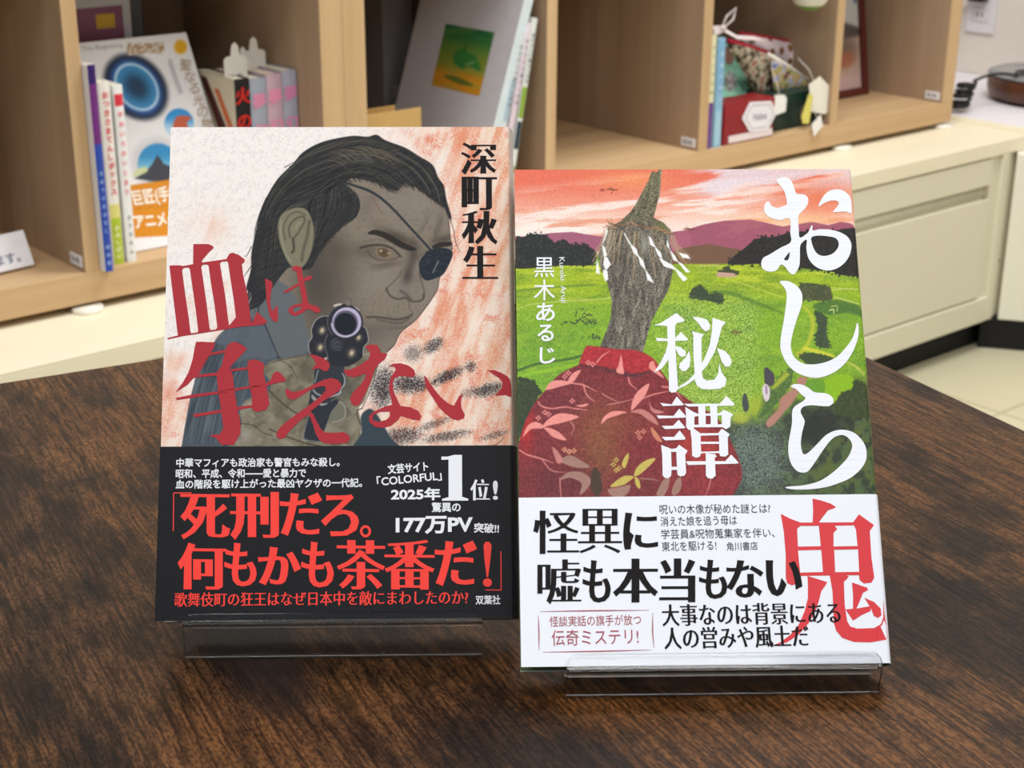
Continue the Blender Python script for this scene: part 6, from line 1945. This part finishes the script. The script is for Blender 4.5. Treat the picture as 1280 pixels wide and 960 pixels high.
# -- fourth compartment: framed print leaning at the left, cable clip
R = empty('photo_panel', frame(un(-0.202, 0.30, SHELF), U, N * math.cos(.16) - ZV * math.sin(.16), ZV * math.cos(.16) + N * math.sin(.16)), 'tall illustrated panel in a dark red frame in the rightmost compartment', 'picture')
PW, PH = 0.205, 0.27
m = MB(); m.box(0, PW, 0.0, 0.008, 0, PH, bev=0.001); m.build('backing', cm((86, 38, 34)), R)
for a, b, c, d in ((0, PW, 0, 0.014), (0, PW, PH - 0.014, PH), (0, 0.012, 0.014, PH - 0.014), (PW - 0.014, PW, 0.014, PH - 0.014)):
    m = MB(); m.box(a, b, -0.008, 0.0, c, d, bev=0.0012); m.build('frame_bar', cm((92, 40, 34), 0.4), R)


def paint_panel(XY):
    P = Paint(XY[:, 0] * 100, (1 - XY[:, 1]) * 130, (206, 206, 206))
    ev = np.arange(len(P.x))
    P.mix(ev, sstep(70, 76, P.y), (196, 170, 156))
    P.poly([(0, 62), (50, 58), (100, 70), (100, 78), (0, 80)], (92, 84, 84), 2)
    P.blob(70, 90, 26, 14, (120, 104, 96), .9, hard=2); P.blob(74, 100, 18, 9, (178, 110, 84), .9, hard=2); P.blob(60, 86, 9, 8, (206, 196, 180), .9, hard=2)
    P.mix(ev, sstep(112, 120, P.y), (206, 176, 172))
    P.poly([(60, 0), (100, 0), (100, 14), (70, 8)], (50, 120, 90), 2); P.poly([(92, 20), (100, 18), (100, 40), (94, 44)], (70, 96, 150), 2)
    return P.c


ink_grid('picture_print', np.linspace(0, 1, 50), np.linspace(0, 1, 64), lambda q: np.c_[0.012 + q[:, 0] * (PW - 0.026), np.full(len(q), -0.0006), 0.014 + q[:, 1] * (PH - 0.028)], paint_panel, M_SHEET, R)
R = tag(MB().tube([un(-0.262, 0.19, SHELF + 0.003), un(-0.245, 0.185, SHELF + 0.010), un(-0.228, 0.19, SHELF + 0.008), un(-0.226, 0.2, SHELF + 0.003)], 0.0028, 8).build('cable_tie', cm((34, 30, 30)), smooth=True), 'short black cable loop lying by the divider in the right compartment', 'cable')

# ------------------------------------------------------------------ corner at the right: device, cord, outlet
dc = un(0.452, 0.165)
dc = Vector((dc.x, dc.y, CT + 0.0015))
R = empty('round_device', Matrix.Translation(dc), 'round brown sided device with a grey top on the white counter', 'device')
MB().lathe([(0, 0.004), (0.124, 0.004), (0.132, 0.008), (0.136, 0.022), (0.136, 0.046), (0.131, 0.048), (0, 0.048)], 64).build('body', wood('dark_walnut_side', (70, 38, 24), (104, 60, 36), 2, 12, 8, 0.35, 0.5), R, smooth=True)
MB().lathe([(0, 0.0482), (0.130, 0.0482), (0.1368, 0.050), (0.1368, 0.052), (0.132, 0.054), (0.05, 0.055), (0, 0.055)], 64).build('lid', plain('brushed_grey_lid', (150, 154, 158), 0.22, 0.6, 0.5, 0.02), R, smooth=True)
MB().lathe([(0, 0), (0.115, 0), (0.115, 0.0045), (0, 0.0045)], 48).build('foot_ring', M_BLACKP, R)
# coiled black cord in front of the bookcase end
cu, cn_ = 0.190, 0.215
pts = []
for k in range(110):
    a = k * 0.46
    q = un(cu + 0.018 * math.cos(a) + 0.0002 * k, cn_ + 0.016 * math.sin(a), CT + 0.005 + 0.00048 * k + 0.002 * math.sin(a * .37))
    pts.append(tuple(q))
e_ = Vector(pts[-1])
dl = un(0.330, 0.185, CT + 0.060)
for k in range(1, 9):
    pts.append(tuple(e_.lerp(dl, k / 8) + ZV * 0.008 * math.sin(math.pi * k / 8)))
for k in range(1, 14):
    a = k / 13 * 2 * math.pi
    pts.append(tuple(dl + U * 0.055 * math.sin(a / 2) - N * 0.018 * math.sin(a) + ZV * 0.002))
pts = [tuple(R.matrix_world.inverted() @ Vector(q)) for q in pts]
tag(MB().tube(pts, 0.0030, 8).build('power_cord', plain('black_rubber', (26, 26, 28), 0.45, 0.4), R, smooth=True), 'coiled black power cord')

# wall outlet with a black plug
wp = P0 + U * WR
oc = at_plane(1225, 41, wp, U)
R = empty('wall_outlet', frame((oc.x, oc.y, oc.z), -N, -U, ZV), 'white double wall outlet with a black plug in it', 'outlet')
R.matrix_world = frame((oc.x, oc.y, oc.z), -N, U, ZV)
m = MB(); m.box(-0.036, 0.036, -0.007, 0, 0, 0.120, bev=0.003, seg=3); m.build('cover_plate', cm((226, 222, 228), 0.35), R)
for zc in (0.040, 0.082):
    m = MB(); m.box(-0.022, 0.022, -0.0085, -0.006, zc - 0.016, zc + 0.016, bev=0.002); f = m.build('socket', cm((216, 212, 216), 0.35), R)
    for dx in (-0.0065, 0.0065):
        m = MB(); m.box(dx - 0.0011, dx + 0.0011, -0.0092, -0.0084, zc - 0.005, zc + 0.005); m.build('slot', cm((70, 66, 66)), f)
p1 = un(0, 0, 0)
R2_ = empty('power_plug', R.matrix_world @ Matrix.Translation((0.0, -0.0092, 0.082)), 'black power plug with its cord in the wall outlet', 'plug')
m = MB(); m.box(-0.020, 0.020, -0.026, 0, -0.012, 0.014, bev=0.004, seg=3); m.build('plug_body', plain('black_plastic', (24, 24, 26), 0.4, 0.4), R2_)
MB().tube([(-0.020, -0.014, 0.0), (-0.036, -0.014, -0.006), (-0.052, -0.013, -0.020), (-0.060, -0.012, -0.045), (-0.060, -0.012, -0.12)], 0.0045, 8).build('plug_cord', plain('dark_cord', (60, 60, 58), 0.5, 0.4), R2_, smooth=True)

# ------------------------------------------------------------------ turn the whole place so that the cabinet runs along the world's x axis
RZ = Matrix.Rotation(-(math.pi / 2 - A_), 4, 'Z')
for o in [q for q in bpy.data.objects if q.parent is None]:
    if o.type == 'MESH' and o.matrix_world == Matrix.Identity(4):
        o.data.transform(RZ)
    else:
        o.matrix_world = RZ @ o.matrix_world
